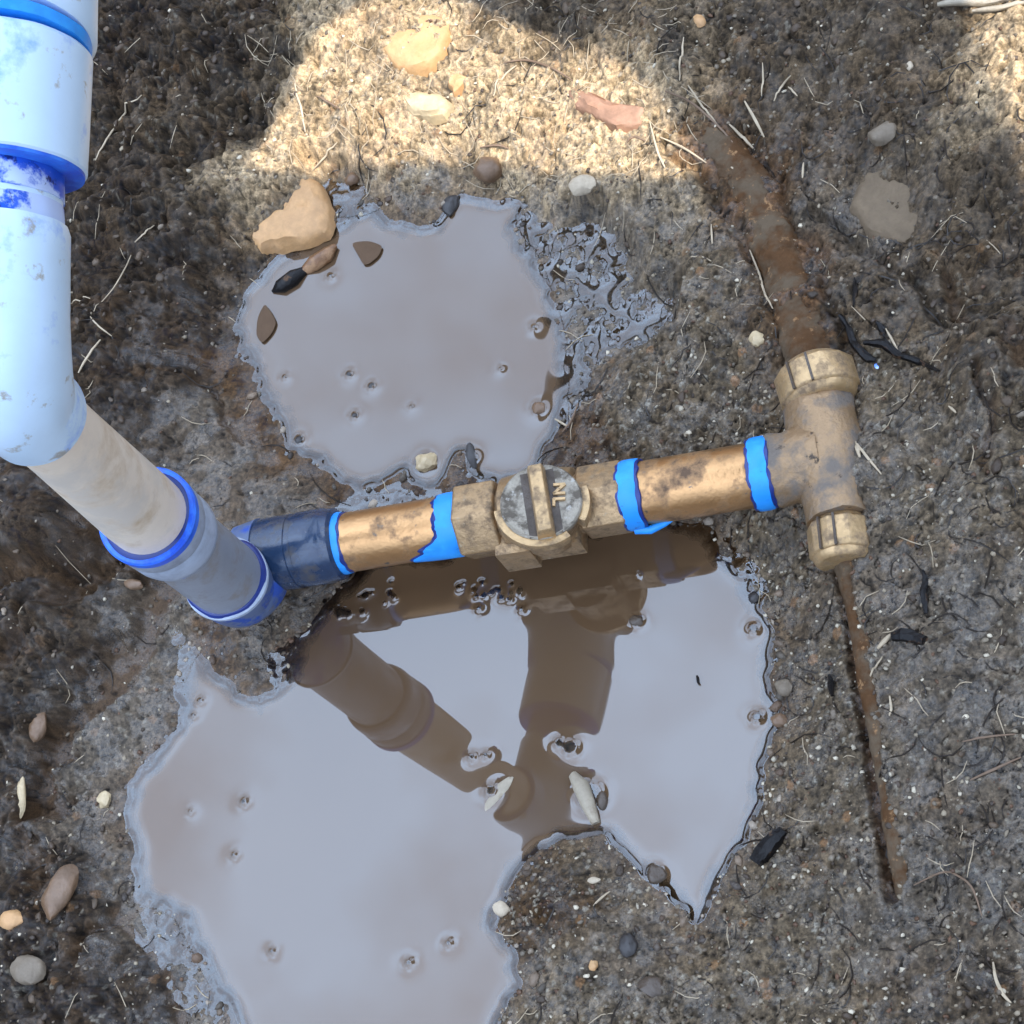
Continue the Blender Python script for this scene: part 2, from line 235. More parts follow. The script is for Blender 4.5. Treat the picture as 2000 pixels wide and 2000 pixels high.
# coarse interpolation of the anchors, then resampled
cx_ = np.linspace(MX-.7, MX+.7, 200); cy_ = np.linspace(MY-.7, MY+.7, 200); QX, QY = np.meshgrid(cx_, cy_)
num = np.zeros((200, 200, 7)); den = np.zeros((200, 200))
for (px, py, h, cr, gr, we, cl) in AN:
    h = h if h < .04 else .04+(h-.04)*.55
    if py < 560: h = h if h < .015 else .015+(h-.015)*.45
    p = P(px, py, h); wt = 1/(((QX-p.x)**2+(QY-p.y)**2+0.00018)**1.9)
    num += wt[..., None]*np.array([h, cr, gr, we, *cl]); den += wt
FLD = num/den[..., None]
def fieldat(X, Y, k):
    u = np.clip((X-cx_[0])/(cx_[1]-cx_[0]), 0, 198.99); v = np.clip((Y-cy_[0])/(cy_[1]-cy_[0]), 0, 198.99); i = u.astype(int); j = v.astype(int); a = u-i; b = v-j; Q = FLD[..., k]
    return Q[j, i]*(1-a)*(1-b)+Q[j, i+1]*a*(1-b)+Q[j+1, i]*(1-a)*b+Q[j+1, i+1]*a*b
wx_ = 0.012*fbm(X, Y, 22, 4, 3); wy_ = 0.012*fbm(X, Y, 22, 4, 31)
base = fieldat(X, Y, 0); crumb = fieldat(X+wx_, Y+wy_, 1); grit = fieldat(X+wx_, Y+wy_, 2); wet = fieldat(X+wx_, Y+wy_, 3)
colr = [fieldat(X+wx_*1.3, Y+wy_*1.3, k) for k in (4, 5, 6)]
d1 = sdist(X, Y, pud1); d2 = sdist(X, Y, pud2)
D0 = np.minimum(d1, d2)
edge = 0.0042*fbm(X, Y, 42, 2, 41, 0.5)+0.0030*np.clip(fbm(X, Y, 120, 2, 43), -.35, 1)
D = D0+edge*sstep(-0.03, -0.0, D0)
# relief
f1, f2, cid = worley(X*30+1.1*gn(X*45, Y*45, 5), Y*30+1.1*gn(X*45, Y*45, 6), 1)
crev = np.clip(f2-f1, 0, 0.32)/0.32
f1b, f2b, cidb = worley(X*85+0.8*gn(X*120, Y*120, 15), Y*85+0.8*gn(X*120, Y*120, 16), 2)
crevb = np.clip(f2b-f1b, 0, 0.4)/0.4
g1, g2, gid = worley(X*300+0.35*gn(X*500, Y*500, 8), Y*300+0.35*gn(X*500, Y*500, 9), 3)
g1c, g2c, gidc = worley(X*170, Y*170, 4)
broad = fbm(X, Y, 9, 3, 60); med = fbm(X, Y, 38, 5, 70, 0.58); fine = fbm(X, Y, 210, 3, 80, 0.62)
rel = 0.010*broad*(0.3+crumb) + 0.0045*med*(0.30+crumb)
bl1 = np.abs(fbm(X, Y, 40, 4, 220, .5)); bl2 = np.abs(fbm(X, Y, 115, 3, 225, .5)); rel += np.clip(crumb+.35*grit, 0, 1)*(0.0075*np.clip(bl1, 0, .5)+0.0018*np.clip(bl2, 0, .5)-.002)+crumb*(0.0050*(crev-0.7)*(0.4+cid) + 0.0032*(crevb-0.6)*(0.3+cidb)) + 0
gb = np.clip(1-g1*1.7, 0, 1)*(gid > 0.35)*(0.4+gid); gc = np.clip(1-g1c*1.9, 0, 1)*(gidc > 0.66)
rel += grit*(0.0026*gb+0.0032*gc)-0.0009*grit + fine*(0.0003+0.0009*grit*(1-crumb)+0.0003*crumb)
# the damp channels along cracks on the smooth mud
ck = np.abs(fbm(X+0.3*wx_, Y, 11, 4, 90)); rel -= 0.004*(1-sstep(0.0, 0.028, ck))*np.clip(1.1-grit, 0, 1)*(1-wet*0.6)
pxx, pyy = topx(X, Y, base)
def bump_(px, py, h, r, amp, pw=2): # a rounded clod of earth
    p = P(px, py, h); q = np.clip(1-((X-p.x)**2+(Y-p.y)**2)/(r*r), 0, 1); return amp*q**(1/pw)
rel += bump_(80, 1040, .04, 0.034, 0.022, 2)+bump_(20, 930, .05, 0.03, 0.014, 2)+bump_(830, 385, .012, 0.016, 0.011, 1.6)+bump_(860, 370, .012, 0.010, 0.006, 1.6)
rel += bump_(1690, 920, .045, 0.024, 0.010, 2)
# grooves: beside the lower pipe and along the muddy crevice on the left, and the ditch under the rusty pipe
lowline = wp([(1660,1090),(1690,1300),(1725,1520),(1760,1745)], .03, 1); dl = ldist(X+0.0006*gn(X*90, Y*90, 2), Y, [(a-0.0045, b) for a, b in lowline]); grv = 1-sstep(0.0012, 0.0065, dl); rel -= 0.008*grv
crk = wp([(290,1150),(240,1260),(170,1330),(110,1420),(100,1560)], .015, 1); dc = ldist(X+1.2*wx_, Y+1.2*wy_, crk); c1 = 1-sstep(0.002, 0.017, dc); rel -= 0.020*c1
crk2 = wp([(215,1760),(300,1880),(350,2010)], .01, 1); dc2 = ldist(X+.4*wx_, Y+.4*wy_, crk2); c2 = 1-sstep(0.001, 0.005, dc2); rel -= 0.008*c2
crk3 = wp([(1570,320),(1680,430),(1800,530),(1900,640)], .08, 1); dc3 = ldist(X+.5*wx_, Y+.5*wy_, crk3); c3 = 1-sstep(0.0005, 0.004, dc3); rel -= 0.006*c3
for cp_, cw_ in (([(-20,1130),(60,1142),(130,1118),(172,1060),(182,985),(150,940)], .013), ([(-20,885),(50,905),(105,950),(150,940)], .009), ([(182,1040),(240,1060),(300,1130)], .007), ([(-10,1290),(40,1240),(90,1190),(150,1130)], .010),
  ([(130,780),(170,840),(200,905),(185,985)], .006), ([(360,740),(400,790),(430,830)], .0035), ([(180,700),(250,690),(330,720),(370,745)], .0035), ([(160,590),(210,600),(250,640)], .004), ([(1850,560),(1900,640),(1960,700),(2010,780)], .006), ([(1930,800),(1960,900),(1950,980)], .004), ([(60,1480),(40,1600),(60,1720)], .007), ([(210,1740),(150,1800),(110,1900)], .006)):
    dq_ = ldist(X+1.0*wx_, Y+1.0*wy_, wp(cp_, .035, 1)); cq_ = 1-sstep(cw_*.12, cw_, dq_); rel -= cw_*1.1*cq_; c2 = np.maximum(c2, cq_*1.1)
rst = wp([(1350,230),(1430,300),(1500,430),(1560,560),(1600,700)], .05, 1); dr = ldist(X+.6*wx_, Y+.6*wy_, rst); rb = (1-sstep(0.012, 0.024, dr))
rel -= 0.010*(1-sstep(0.0, 0.005, np.abs(dr-0.017)))*(X < 2)*sstep(.0, .3, rb+.2)*0.6
shore = sstep(0.0, 0.05, D)
Zg = np.where(D > 0, 0.0018*(1-np.exp(-D/0.0022))+shore*np.maximum(base, 0.002)+rel*(0.02+0.98*sstep(0.003, 0.036, D)), -0.014*(1-np.exp(D/0.010))+rel*0.02)
Zg = np.where((D > 0.004) & (Zg < 0.0016), 0.0016+(Zg-0.0016)*0.15, Zg)
wetp = [wp([(1010,470),(1060,420),(1140,410),(1190,470),(1210,530),(1290,560),(1280,630),(1190,680),(1130,690),(1070,670),(1050,600),(1030,540)]), wp([(610,330),(690,345),(720,400),(690,420),(640,415),(600,400)]),
 wp([(1060,660),(1110,680),(1120,740),(1080,800),(1060,760)]), wp([(270,1700),(330,1725),(370,1800),(400,1860),(380,1900),(320,1850),(280,1790)]), wp([(930,380),(1010,395),(1050,430),(1010,470),(970,440)]), wp([(330,1190),(370,1200),(380,1260),(345,1330),(330,1280)]),
 wp([(500,1240),(560,1220),(575,1260),(530,1300)]), wp([(1370,1020),(1420,1060),(1440,1130),(1400,1090)]), wp([(630,960),(700,940),(830,950),(800,985),(680,1000)])]
d3 = np.minimum.reduce([sdist(X, Y, q) for q in wetp]); mk3 = (1-sstep(-0.006, 0.010, d3+0.003*fbm(X, Y, 80, 3, 170)))*(D > 0.001)
Zg = Zg*(1-mk3)+mk3*(0.0006+0.0021*fbm(X, Y, 62, 4, 180, .5)+0.0004*gb*grit+0.0008*med)
d3 = d3+0.008
SM = Zg.copy()
for _ in range(14): SM[1:-1, 1:-1] = (SM[:-2, 1:-1]+SM[2:, 1:-1]+SM[1:-1, :-2]+SM[1:-1, 2:]+SM[1:-1, 1:-1]*2)/6
S2 = Zg.copy()
for _ in range(3): S2[1:-1, 1:-1] = (S2[:-2, 1:-1]+S2[2:, 1:-1]+S2[1:-1, :-2]+S2[1:-1, 2:]+S2[1:-1, 1:-1]*2)/6
Zg = Zg+(S2-Zg)*np.clip(crumb*1.3, 0, 1)*.85
wS = np.exp(-(np.clip(np.abs(D-.001), 0, 1)/.0055)**2); Zg = Zg*(1-wS)+SM*wS
# pebbles breaking the water surface get a little mound under them
isles = [(831,903,.0052,.007),(920,893,.0040,.006),(683,731,.0016,.003),(726,754,.0016,.003),(693,812,.0017,.003),(1044,640,.0016,.003),(1052,798,.0036,.005),(1243,1213,.0030,.004),(1281,1711,.0052,.006),(1153,1553,.0085,.008),(478,1566,.0022,.0035),(647,540,.0016,.003),(532,1858,.0014,.002),(877,1842,.0016,.003),(1473,1228,.0030,.005),(1480,1401,.0030,.004),(1115,1460,.0050,.004),(960,1545,.004,.004),(458,1670,.0014,.002),(800,1880,.002,.002),(585,860,.003,.005)]
ri_ = random.Random(3)
for cx0, cy0, n_, sp_ in ((930,1150,9,34),(1010,1165,8,30),(720,1172,9,40),(665,1200,6,24),(940,1480,2,20),(1110,1455,4,22),(640,1190,5,30)):
    for _ in range(n_): isles.append((cx0+ri_.gauss(0, sp_*.6), cy0+ri_.gauss(0, sp_*.35), ri_.uniform(.0012, .0030), .004))
for _ in range(13):
    a_, b_ = ri_.uniform(280, 1440), ri_.uniform(450, 1980); isles.append((a_, b_, ri_.uniform(.0004, .0012)*ri_.choice((.7, 1, 1.3)), .002))
for px, py, r, a in isles:
    p = P(px, py, 0); q = np.exp(-(((X-p.x)**2+(Y-p.y)**2)/(r*r))**1.3); Zg = Zg + q*np.maximum(0, 0.0004+0.12*a-Zg)
# distant trench walls, well outside the picture
dist = np.sqrt((X-MX)**2+(Y-MY)**2)
far = sstep(1.15, 2.1, dist)*sstep(0.0, 0.6, Y-MY-0.3*np.abs(X-MX)); Zg = Zg+far*0.85+sstep(0.9, 3.0, dist)*0.12*(1+0.6*broad)
# colour
vn = fbm(X, Y, 55, 5, 100, 0.62); sp = fbm(X, Y, 330, 2, 110, 0.7)
br = np.clip(1+0.40*vn+0.55*sp+0.30*gn(X*620, Y*620, 111), .25, 2.2)
warm = .25*sstep(0.05, 0.5, fbm(X, Y, 16, 4, 120))*(1-0.5*wet)
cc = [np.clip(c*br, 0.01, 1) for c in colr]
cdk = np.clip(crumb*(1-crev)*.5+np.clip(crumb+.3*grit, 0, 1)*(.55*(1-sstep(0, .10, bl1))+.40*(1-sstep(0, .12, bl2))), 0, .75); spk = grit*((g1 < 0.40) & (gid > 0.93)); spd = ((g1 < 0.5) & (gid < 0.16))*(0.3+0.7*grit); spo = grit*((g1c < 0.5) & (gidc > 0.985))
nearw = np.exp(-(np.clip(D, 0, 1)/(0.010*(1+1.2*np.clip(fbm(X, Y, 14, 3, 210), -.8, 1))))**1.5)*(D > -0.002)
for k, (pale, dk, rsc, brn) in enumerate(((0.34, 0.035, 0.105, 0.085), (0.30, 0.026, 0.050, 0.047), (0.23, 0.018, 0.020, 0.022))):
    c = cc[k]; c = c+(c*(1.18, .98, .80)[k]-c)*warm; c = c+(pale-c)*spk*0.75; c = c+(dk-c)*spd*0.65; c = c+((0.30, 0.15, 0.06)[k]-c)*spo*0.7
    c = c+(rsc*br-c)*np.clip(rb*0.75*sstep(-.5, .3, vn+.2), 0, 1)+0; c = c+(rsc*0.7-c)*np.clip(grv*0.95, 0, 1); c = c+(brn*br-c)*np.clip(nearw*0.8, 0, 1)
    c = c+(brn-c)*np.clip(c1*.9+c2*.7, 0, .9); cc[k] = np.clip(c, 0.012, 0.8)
lin = np.abs(fbm(X+.3*wx_, Y+.3*wy_, 33, 4, 140, .55)); lmk = (1-sstep(0.0, 0.035, lin))*sstep(-.5, .0, fbm(X, Y, 12, 2, 150))*(D > .006)*np.clip(base*60, 0, 1)
pit = (1-sstep(.10, .34, g1c))*(gidc < .16)*(D > .004)
for k in range(3): cc[k] = cc[k]*(1-cdk)*(1-.62*lmk)*(1-.6*pit)*(1-.35*sstep(.55, .95, g1)*grit)
Zg = Zg-0.0022*lmk-0.0015*pit
wetv = np.clip(np.maximum((.36*(1-.6*crumb)+1.25*wet)*(0.25+1.25*sstep(-0.3, 0.4, fbm(X, Y, 60, 4, 130)))*(1-.45*nearw), nearw*.42), 0, 1)
def gridmesh(name, Xa, Ya, Za, keep=None):
    r, c = Xa.shape; idx = np.arange(r*c).reshape(r, c)
    q = np.stack([idx[:-1, :-1], idx[:-1, 1:], idx[1:, 1:], idx[1:, :-1]], -1).reshape(-1, 4)
    V = np.stack([Xa, Ya, Za], -1).reshape(-1, 3).astype(np.float32); sel = None
    if keep is not None:
        kk = (keep[:-1, :-1] | keep[:-1, 1:] | keep[1:, 1:] | keep[1:, :-1]).reshape(-1); q = q[kk]; sel = np.unique(q); mp = np.zeros(r*c, int); mp[sel] = np.arange(len(sel)); q = mp[q]; V = V[sel]
    m = bpy.data.meshes.new(name); m.vertices.add(len(V)); m.vertices.foreach_set('co', V.ravel()); m.loops.add(q.size); m.loops.foreach_set('vertex_index', q.ravel().astype(np.int32))
    m.polygons.add(len(q)); m.polygons.foreach_set('loop_start', np.arange(0, q.size, 4, dtype=np.int32)); m.polygons.foreach_set('use_smooth', np.ones(len(q), bool)); m.update(); m.validate(); return m, sel
gm, _ = gridmesh('ground', X, Y, Zg)
at = gm.color_attributes.new('earth', 'FLOAT_COLOR', 'POINT'); at.data.foreach_set('color', np.stack([*cc, wetv], -1).astype(np.float32).ravel())
def earth_material():
    m = bpy.data.materials.new('damp_earth'); m.use_nodes = True; t = m.node_tree; b = t.nodes['Principled BSDF']
    a = N(t, 'ShaderNodeVertexColor', _layer_name='earth'); tc = N(t, 'ShaderNodeTexCoord')
    n1 = N(t, 'ShaderNodeTexNoise', Scale=900, Detail=4, Roughness=0.7); t.links.new(tc.outputs['Object'], n1.inputs['Vector'])
    mr = N(t, 'ShaderNodeMapRange'); mr.inputs[1].default_value = .25; mr.inputs[2].default_value = .75; mr.inputs[3].default_value = 0.38; mr.inputs[4].default_value = 1.62; t.links.new(n1.outputs['Fac'], mr.inputs[0])
    s = N(t, 'ShaderNodeVectorMath', _operation='SCALE'); t.links.new(a.outputs['Color'], s.inputs[0]); t.links.new(mr.outputs[0], s.inputs['Scale']); t.links.new(s.outputs[0], b.inputs['Base Color'])
    r = N(t, 'ShaderNodeMapRange', _clamp=True); r.inputs[3].default_value = 0.70; r.inputs[4].default_value = 0.11; t.links.new(a.outputs['Alpha'], r.inputs[0]); t.links.new(r.outputs[0], b.inputs['Roughness'])
    r2 = N(t, 'ShaderNodeMapRange', _clamp=True); r2.inputs[3].default_value = 0.10; r2.inputs[4].default_value = 0.95; t.links.new(a.outputs['Alpha'], r2.inputs[0]); t.links.new(r2.outputs[0], b.inputs['Specular IOR Level'])
    bp = N(t, 'ShaderNodeBump', Strength=0.75, Distance=0.0015); t.links.new(n1.outputs['Fac'], bp.inputs['Height']); t.links.new(bp.outputs[0], b.inputs['Normal'])
    return m
m_earth = earth_material(); gm.materials.append(m_earth); go = link(bpy.data.objects.new('ground', gm)); go['kind'] = 'structure'
def Tz(x, y):                                # ground height below a point
    i = int(np.clip(np.searchsorted(ex_, x), 1, nx-1)); j = int(np.clip(np.searchsorted(ey_, y), 1, ny-1)); return float(Zg[j, i])
def G(px, py):                               # the ground point seen at a photo pixel
    z = 0.03
    for _ in range(6): p = P(px, py, z); z = 0.5*z+0.5*max(Tz(p.x, p.y), -0.001)
    return P(px, py, z)

# ------------------------------------------------------------------ water with a meniscus (capillary surface over the ground)
sx = slice(ox, ox+len(fx_)); sy = slice(oy, oy+len(fy_)); XF, YF, ZF, DF = X[sy, sx], Y[sy, sx], Zg[sy, sx].copy(), D0[sy, sx]
ZF[ZF > 0.03] = 0.03
DF = np.minimum(DF, d3[sy, sx]); obst = ZF.copy()
for px, py, r, a in isles:
    p = P(px, py, 0); q = (XF-p.x)**2+(YF-p.y)**2 < (0.9*r)**2; obst = np.where(q, np.maximum(obst, 0.0012), obst)
near = DF < 0.016; CAP = 0.0016
tgt = np.where(near, np.minimum(obst+0.00025, CAP), -1)
W = np.where(near, np.maximum(0, tgt), 0).astype(np.float32); kL = (GS/0.0030)**2
for it in range(140):
    s = np.zeros_like(W); s[1:-1, 1:-1] = W[:-2, 1:-1]+W[2:, 1:-1]+W[1:-1, :-2]+W[1:-1, 2:]
    W = np.where(near, np.maximum(s/(4+kL), tgt), 0)
W = W.astype(float); film = near & (W > ZF-0.0004)
ex = np.exp(-((XF+0.2)**2+0*YF))*0
W = W + 0.000018*fbm(XF, YF, 14, 2, 200)
for pd, nm in ((d1, 'puddle'), (d2, 'puddle'), (d3, 'film')):
    k = film & (pd[sy, sx] < 0.020) & (pd[sy, sx] <= DF+1e-6)
    wm, sel = gridmesh(nm, XF, YF, np.where(film, W, ZF-0.001), k)
    dep = np.clip(W-ZF, 0, 0.05).reshape(-1)[sel]; da = wm.attributes.new('depth', 'FLOAT', 'POINT'); da.data.foreach_set('value', dep.astype(np.float32))
    wob = link(bpy.data.objects.new('water', wm)); wob['kind'] = 'structure'
    if 'm_water' not in globals():
        m_water = bpy.data.materials.new('murky_water'); m_water.use_nodes = True; t = m_water.node_tree; t.nodes.clear(); o_ = N(t, 'ShaderNodeOutputMaterial')
        tc = N(t, 'ShaderNodeTexCoord'); n1 = N(t, 'ShaderNodeTexNoise', Scale=9, Detail=3); t.links.new(tc.outputs['Object'], n1.inputs['Vector'])
        cr = N(t, 'ShaderNodeMixRGB', Color1=(0.078, 0.044, 0.022, 1), Color2=(0.095, 0.058, 0.032, 1)); t.links.new(n1.outputs['Fac'], cr.inputs['Fac'])
        df = N(t, 'ShaderNodeBsdfDiffuse'); t.links.new(cr.outputs[0], df.inputs['Color']); tr = N(t, 'ShaderNodeBsdfTransparent', Color=(0.80, 0.70, 0.60, 1))
        dp = N(t, 'ShaderNodeAttribute', _attribute_name='depth'); m1 = N(t, 'ShaderNodeMapRange', _clamp=True); m1.inputs[1].default_value = 0.0006; m1.inputs[2].default_value = 0.0065; t.links.new(dp.outputs['Fac'], m1.inputs[0])
        ms = N(t, 'ShaderNodeMixShader'); t.links.new(m1.outputs[0], ms.inputs[0]); t.links.new(tr.outputs[0], ms.inputs[1]); t.links.new(df.outputs[0], ms.inputs[2])
        gl = N(t, 'ShaderNodeBsdfGlossy', Roughness=0.01, Color=(1, 1, 1, 1)); fr = N(t, 'ShaderNodeFresnel', IOR=1.80); m2 = N(t, 'ShaderNodeMixShader')
        t.links.new(fr.outputs[0], m2.inputs[0]); t.links.new(ms.outputs[0], m2.inputs[1]); t.links.new(gl.outputs[0], m2.inputs[2]); t.links.new(m2.outputs[0], o_.inputs['Surface'])
    wm.materials.append(m_water)

# ------------------------------------------------------------------ the pipework (one rigid thing)
HA = 0.042                                   # height of the copper line's axis
def ax(x): return P(x, 1066+(x-640)*(925-1066)/850.0, HA)
u1 = (ax(1490)-ax(640)).normalized()
def pr(n, x=1000): return n*mpp(x, 1000, HA)
pipe = thing('water_pipe_assembly', 'blue-ringed plastic riser joined to copper pipe with round brass valve and half-buried tee', 'water pipe', tuple(P(455, 1096, 0)))
def seg(name, x0, x1, prof, mt, n=56, parent=None, rf=None, wob=0, smooth=35):
    A, B = ax(x0), ax(x1); L = (B-A).length; return MB().lathe(A, u1, [(t*L, r) for t, r in prof], n, rf).build(name, mt, parent or pipe, smooth, wob=wob)
# riser
RB = P(440, 1129, .068); R1 = P(286, 1007, .181); RT = P(62, 806, .335); RE = P(12, 85, .417); RM = P(2, 330, .402); E2 = P(-4, 735, .376)
rb_, r1_, rt_ = 76*mpp(440, 1129, .078), 82*mpp(286, 1007, .19), 87*mpp(62, 806, .335)
def onriser(z):
    if z <= R1.z: return RB.lerp(R1, (z-RB.z)/(R1.z-RB.z))
    return R1.lerp(RT, (z-R1.z)/(RT.z-R1.z))
rdir = (R1-RB).normalized(); rdir2 = (RT-R1).normalized()
MB().sweep([onriser(z) for z in (0.05, 0.08, 0.12, 0.165)], [rb_, rb_, rb_, rb_], 48).build('riser_pipe', m_grey, pipe)['label'] = 'short grey muddy length of riser pipe above the lower elbow'
MB().sweep([onriser(z) for z in (0.166, 0.20, 0.25, 0.30, 0.345)], [r1_, r1_, (r1_+rt_)/2, rt_, rt_], 48).build('riser_pipe', m_beige, pipe)['label'] = 'long beige length of riser pipe'
# lower elbow: socket round the riser bending into the copper line
EL = MB(); ro = 84*mpp(440, 1129, .078); lim = ax(505); zt = RB.z; zk = .050
pth = [onriser(zt-.001), onriser(zt-.010), onriser(zk+.006), onriser(zk)]; s0 = onriser(zk)
for k in range(1, 9):
    a = k/9*math.pi/2; pth.append(s0+(Vector((lim.x-s0.x, lim.y-s0.y, 0)))*0.55*(1-math.cos(a))+Vector((0, 0, -1))*(zk-HA)*math.sin(a))
pth += [lim.lerp(pth[-1], 0.4), lim, ax(518)]
elb = EL.sweep(pth, [ro, ro, ro*.99, ro*.98]+[ro*.97]*8+[ro*.93]*3, 48).build('lower_elbow', m_fit, pipe, wob=0.0004)
MB().lathe(RB-rdir*0.0035, rdir, [(0, ro+.0003), (.0008, ro+.0009), (.0030, ro+.0008), (.0040, ro-.0003), (.0042, rb_+.0010)], 56, lambda a, t: 1+0.012*math.sin(3*a+1)).build('socket_rim', m_fit2, elb)
MB().lathe(RB+rdir*0.0002, rdir, [(0, rb_+.0024), (.0016, rb_+.0011), (.0020, rb_-.0004)], 56, lambda a, t: 1+0.016*math.sin(2*a+4)+.01*math.sin(7*a)).build('primer_ring', m_dkblue, elb)
# coupling
ct = R1; cr_ = 100*mpp(286, 1007, .181); cd = rdir; pb = r1_
cpl = MB().lathe(ct-cd*0.038, cd, [(0, cr_-.0030), (.002, cr_-.0014), (.006, cr_-.0008), (.018, cr_-.0006), (.020, cr_-.0014), (.022, cr_-.0004), (.0357, cr_-.0003), (.0377, cr_-.0008), (.038, pb+.001)], 60).build('coupling', m_fit2, pipe, wob=.0003)
MB().lathe(ct-cd*0.0065, cd, [(0, cr_-.0004), (.0008, cr_+.0003), (.0058, cr_+.0005), (.0069, cr_-.0004), (.0070, pb+.0026)], 60, lambda a, t: 1+0.006*math.sin(2*a+1)).build('primer_ring', m_prim, cpl)
MB().lathe(ct+cd*0.0003, cd, [(0, pb+.0028), (.0014, pb+.0012), (.0018, pb-.0004)], 60, lambda a, t: 1+0.012*math.sin(2*a+2)+.008*math.sin(5*a)).build('primer_ring', m_dkblue, cpl)
# upper elbow and the run
def bez(a, b, c, n): return [a*(1-t)**2+b*2*t*(1-t)+c*t*t for t in [k/n for k in range(n+1)]]
RUN = [E2, RM, RE, P(24, -260, .425), P(60, -900, .44)]
def runp(py):
    for A_, B_ in zip(RUN[:-1], RUN[1:]):
        ya_, yb_ = topx(A_.x, A_.y, A_.z)[1], topx(B_.x, B_.y, B_.z)[1]
        if py >= yb_ or B_ is RUN[-1]:
            lo, hi = -1.0, 2.0
            for _ in range(40):
                m_ = (lo+hi)/2; q = A_.lerp(B_, m_)
                if topx(q.x, q.y, q.z)[1] > py: lo = m_
                else: hi = m_
            return A_.lerp(B_, lo)
rd = (RE-RM).normalized()
def pxr(n, py): q = runp(py); return n*mpp(10, py, q.z)
ue = 106*mpp(60, 800, .335); ue2 = pxr(134, 600)
pth = [RT-rdir2*0.004, RT+rdir2*0.004, RT+rdir2*0.012]+bez(RT+rdir2*.014, E2+Vector((.001, .004, -.004)), runp(600), 10)+[runp(520), runp(455), runp(440)]
uel = MB().sweep(pth, [ue*.98, ue, ue]+[ue+(ue2-ue)*k/10 for k in range(11)]+[ue2, ue2, ue2*.96], 56).build('upper_elbow', m_white, pipe, wob=.0003)
MB().lathe(RT-rdir2*0.0050, rdir2, [(0, rt_+.0004), (.0006, ue-.0016), (.0012, ue-.0006), (.0022, ue-.0010)], 56).build('primer_ring', m_spot, uel)
def band(name, y0, y1, r0, r1, mt, par=None, jag=0.0, seed=0):
    A, B = runp(y0), runp(y1); L = (B-A).length; d_ = (B-A).normalized()
    return MB().lathe(A, d_, [(0, r0-.002), (L*.04, r0), (L*.35, (r0*2+r1)/3), (L*.96, r1), (L, r1-.002)], 72, (lambda a, t: 1+jag*mnoise.noise(Vector((math.cos(a)*3+seed, math.sin(a)*3, t*140)))) if jag else None).build(name, mt, par or pipe, wob=0.0002)
rq = pxr(118, 390)
band('run_pipe', 460, 320, rq, rq, m_white)
band('primer_ring', 446, 398, rq+.0008, rq+.0006, m_prwn, uel, .03, 3)['label'] = 'ragged dark blue primer ring at the mouth of the upper elbow'
rw = pxr(166, 210); rw2 = pxr(172, 60)
sck = band('socket', 335, 92, rw*.985, rw, m_white); sck['label'] = 'wide white socket fitting between two blue primer rings'
band('primer_ring', 338, 300, rw*.955, rw*.975, m_prim, sck, .0, 5)['label'] = 'deep blue primer ring under the wide socket'
band('primer_smear', 392, 332, rq+.0006, rq+.0006, m_prwn, sck, .04, 9)
up = band('socket', 80, -240, rw2, rw2, m_white); up['label'] = 'topmost white socket fitting cut off by the picture edge'
band('primer_ring', 98, 74, rw*.975, rw*.985, m_azur, up, .015, 6)['label'] = 'bright blue primer ring between the two white sockets'
MB().sweep([runp(-220), RUN[3].lerp(RUN[4], .5), RUN[4], RUN[4]+(RUN[4]-RUN[3])*3], rq, 32).build('run_pipe', m_white, pipe)
# navy adapter
ra = pr(76)
seg('adapter', 508, 668, [(0, ra*.90), (.02, ra*.97), (.10, ra), (.46, ra), (.47, ra*.965), (.53, ra*.965), (.54, ra*1.0), (.84, ra*1.0), (.86, ra*.97), (.97, ra*.95), (1, ra*.86)], m_navy, wob=.0003,
    rf=lambda a, t: 1+0.010*(1 if math.sin(a*9) > 0.4 else 0)*(1 if t > 0.025 else 0))
# copper nipples
rc = pr(60)
def dent(a, t): return 1+0.004*mnoise.noise(Vector((math.cos(a), math.sin(a), t*40)))
seg('copper_pipe', 640, 905, [(i/24, rc*(1 if i else .98)) for i in range(25)], m_copp, rf=dent)['label'] = 'shiny copper pipe between the navy adapter and the valve'
rc2 = pr(64, 1350)
seg('copper_pipe', 1215, 1500, [(i/24, rc2) for i in range(25)], m_copp, rf=dent)['label'] = 'muddier copper pipe between the valve and the tee'
def bandr(x0, x1, r, seed, jl=0, jr=0, tl=None, label=None, mt=None):
    if mt is None: bandr(x0-5, x1+6, r-.0004, seed+5, jl*1.3, jr*1.3, tl, None, m_dkblue)  # slightly wider dark blue ring beneath, seen as a dark outline
    """painted ring whose two edges wander round the pipe; tl(a) pulls the left edge out"""
    A, B = ax(x0), ax(x1); L = (B-A).length; u, v, d = frame(u1); n = 90; rr = []
    for k, (f, q) in enumerate(((0, -.0004), (.03, .0006), (.3, .0010), (.7, .0010), (.97, .0006), (1, -.0004))):
        ring = []
        for j in range(n):
            a = 2*math.pi*j/n; c = Vector((math.cos(a)*3+seed, math.sin(a)*3, 0))
            l = mnoise.noise(c)*jl+mnoise.noise(c*3)*jl*.5 - (tl(a) if tl else 0); rt = L+mnoise.noise(c+Vector((9, 9, 9)))*jr
            ring.append(A+d*(l+(rt-l)*f)+(u*math.cos(a)+v*math.sin(a))*(r+q))
        rr.append(ring)
    o = MB().rings(rr, False).build('primer_band' if mt is None else 'dark_edge', mt or m_azur, pipe, 60)
    if label: o['label'] = label
    return o
def gauss(a, c, w): d = (a-c+math.pi) % (2*math.pi)-math.pi; return math.exp(-(d/w)**2)
bandr(647, 680, rc, 1, .0012, .0015, None, 'narrow azure primer band beside the navy adapter')
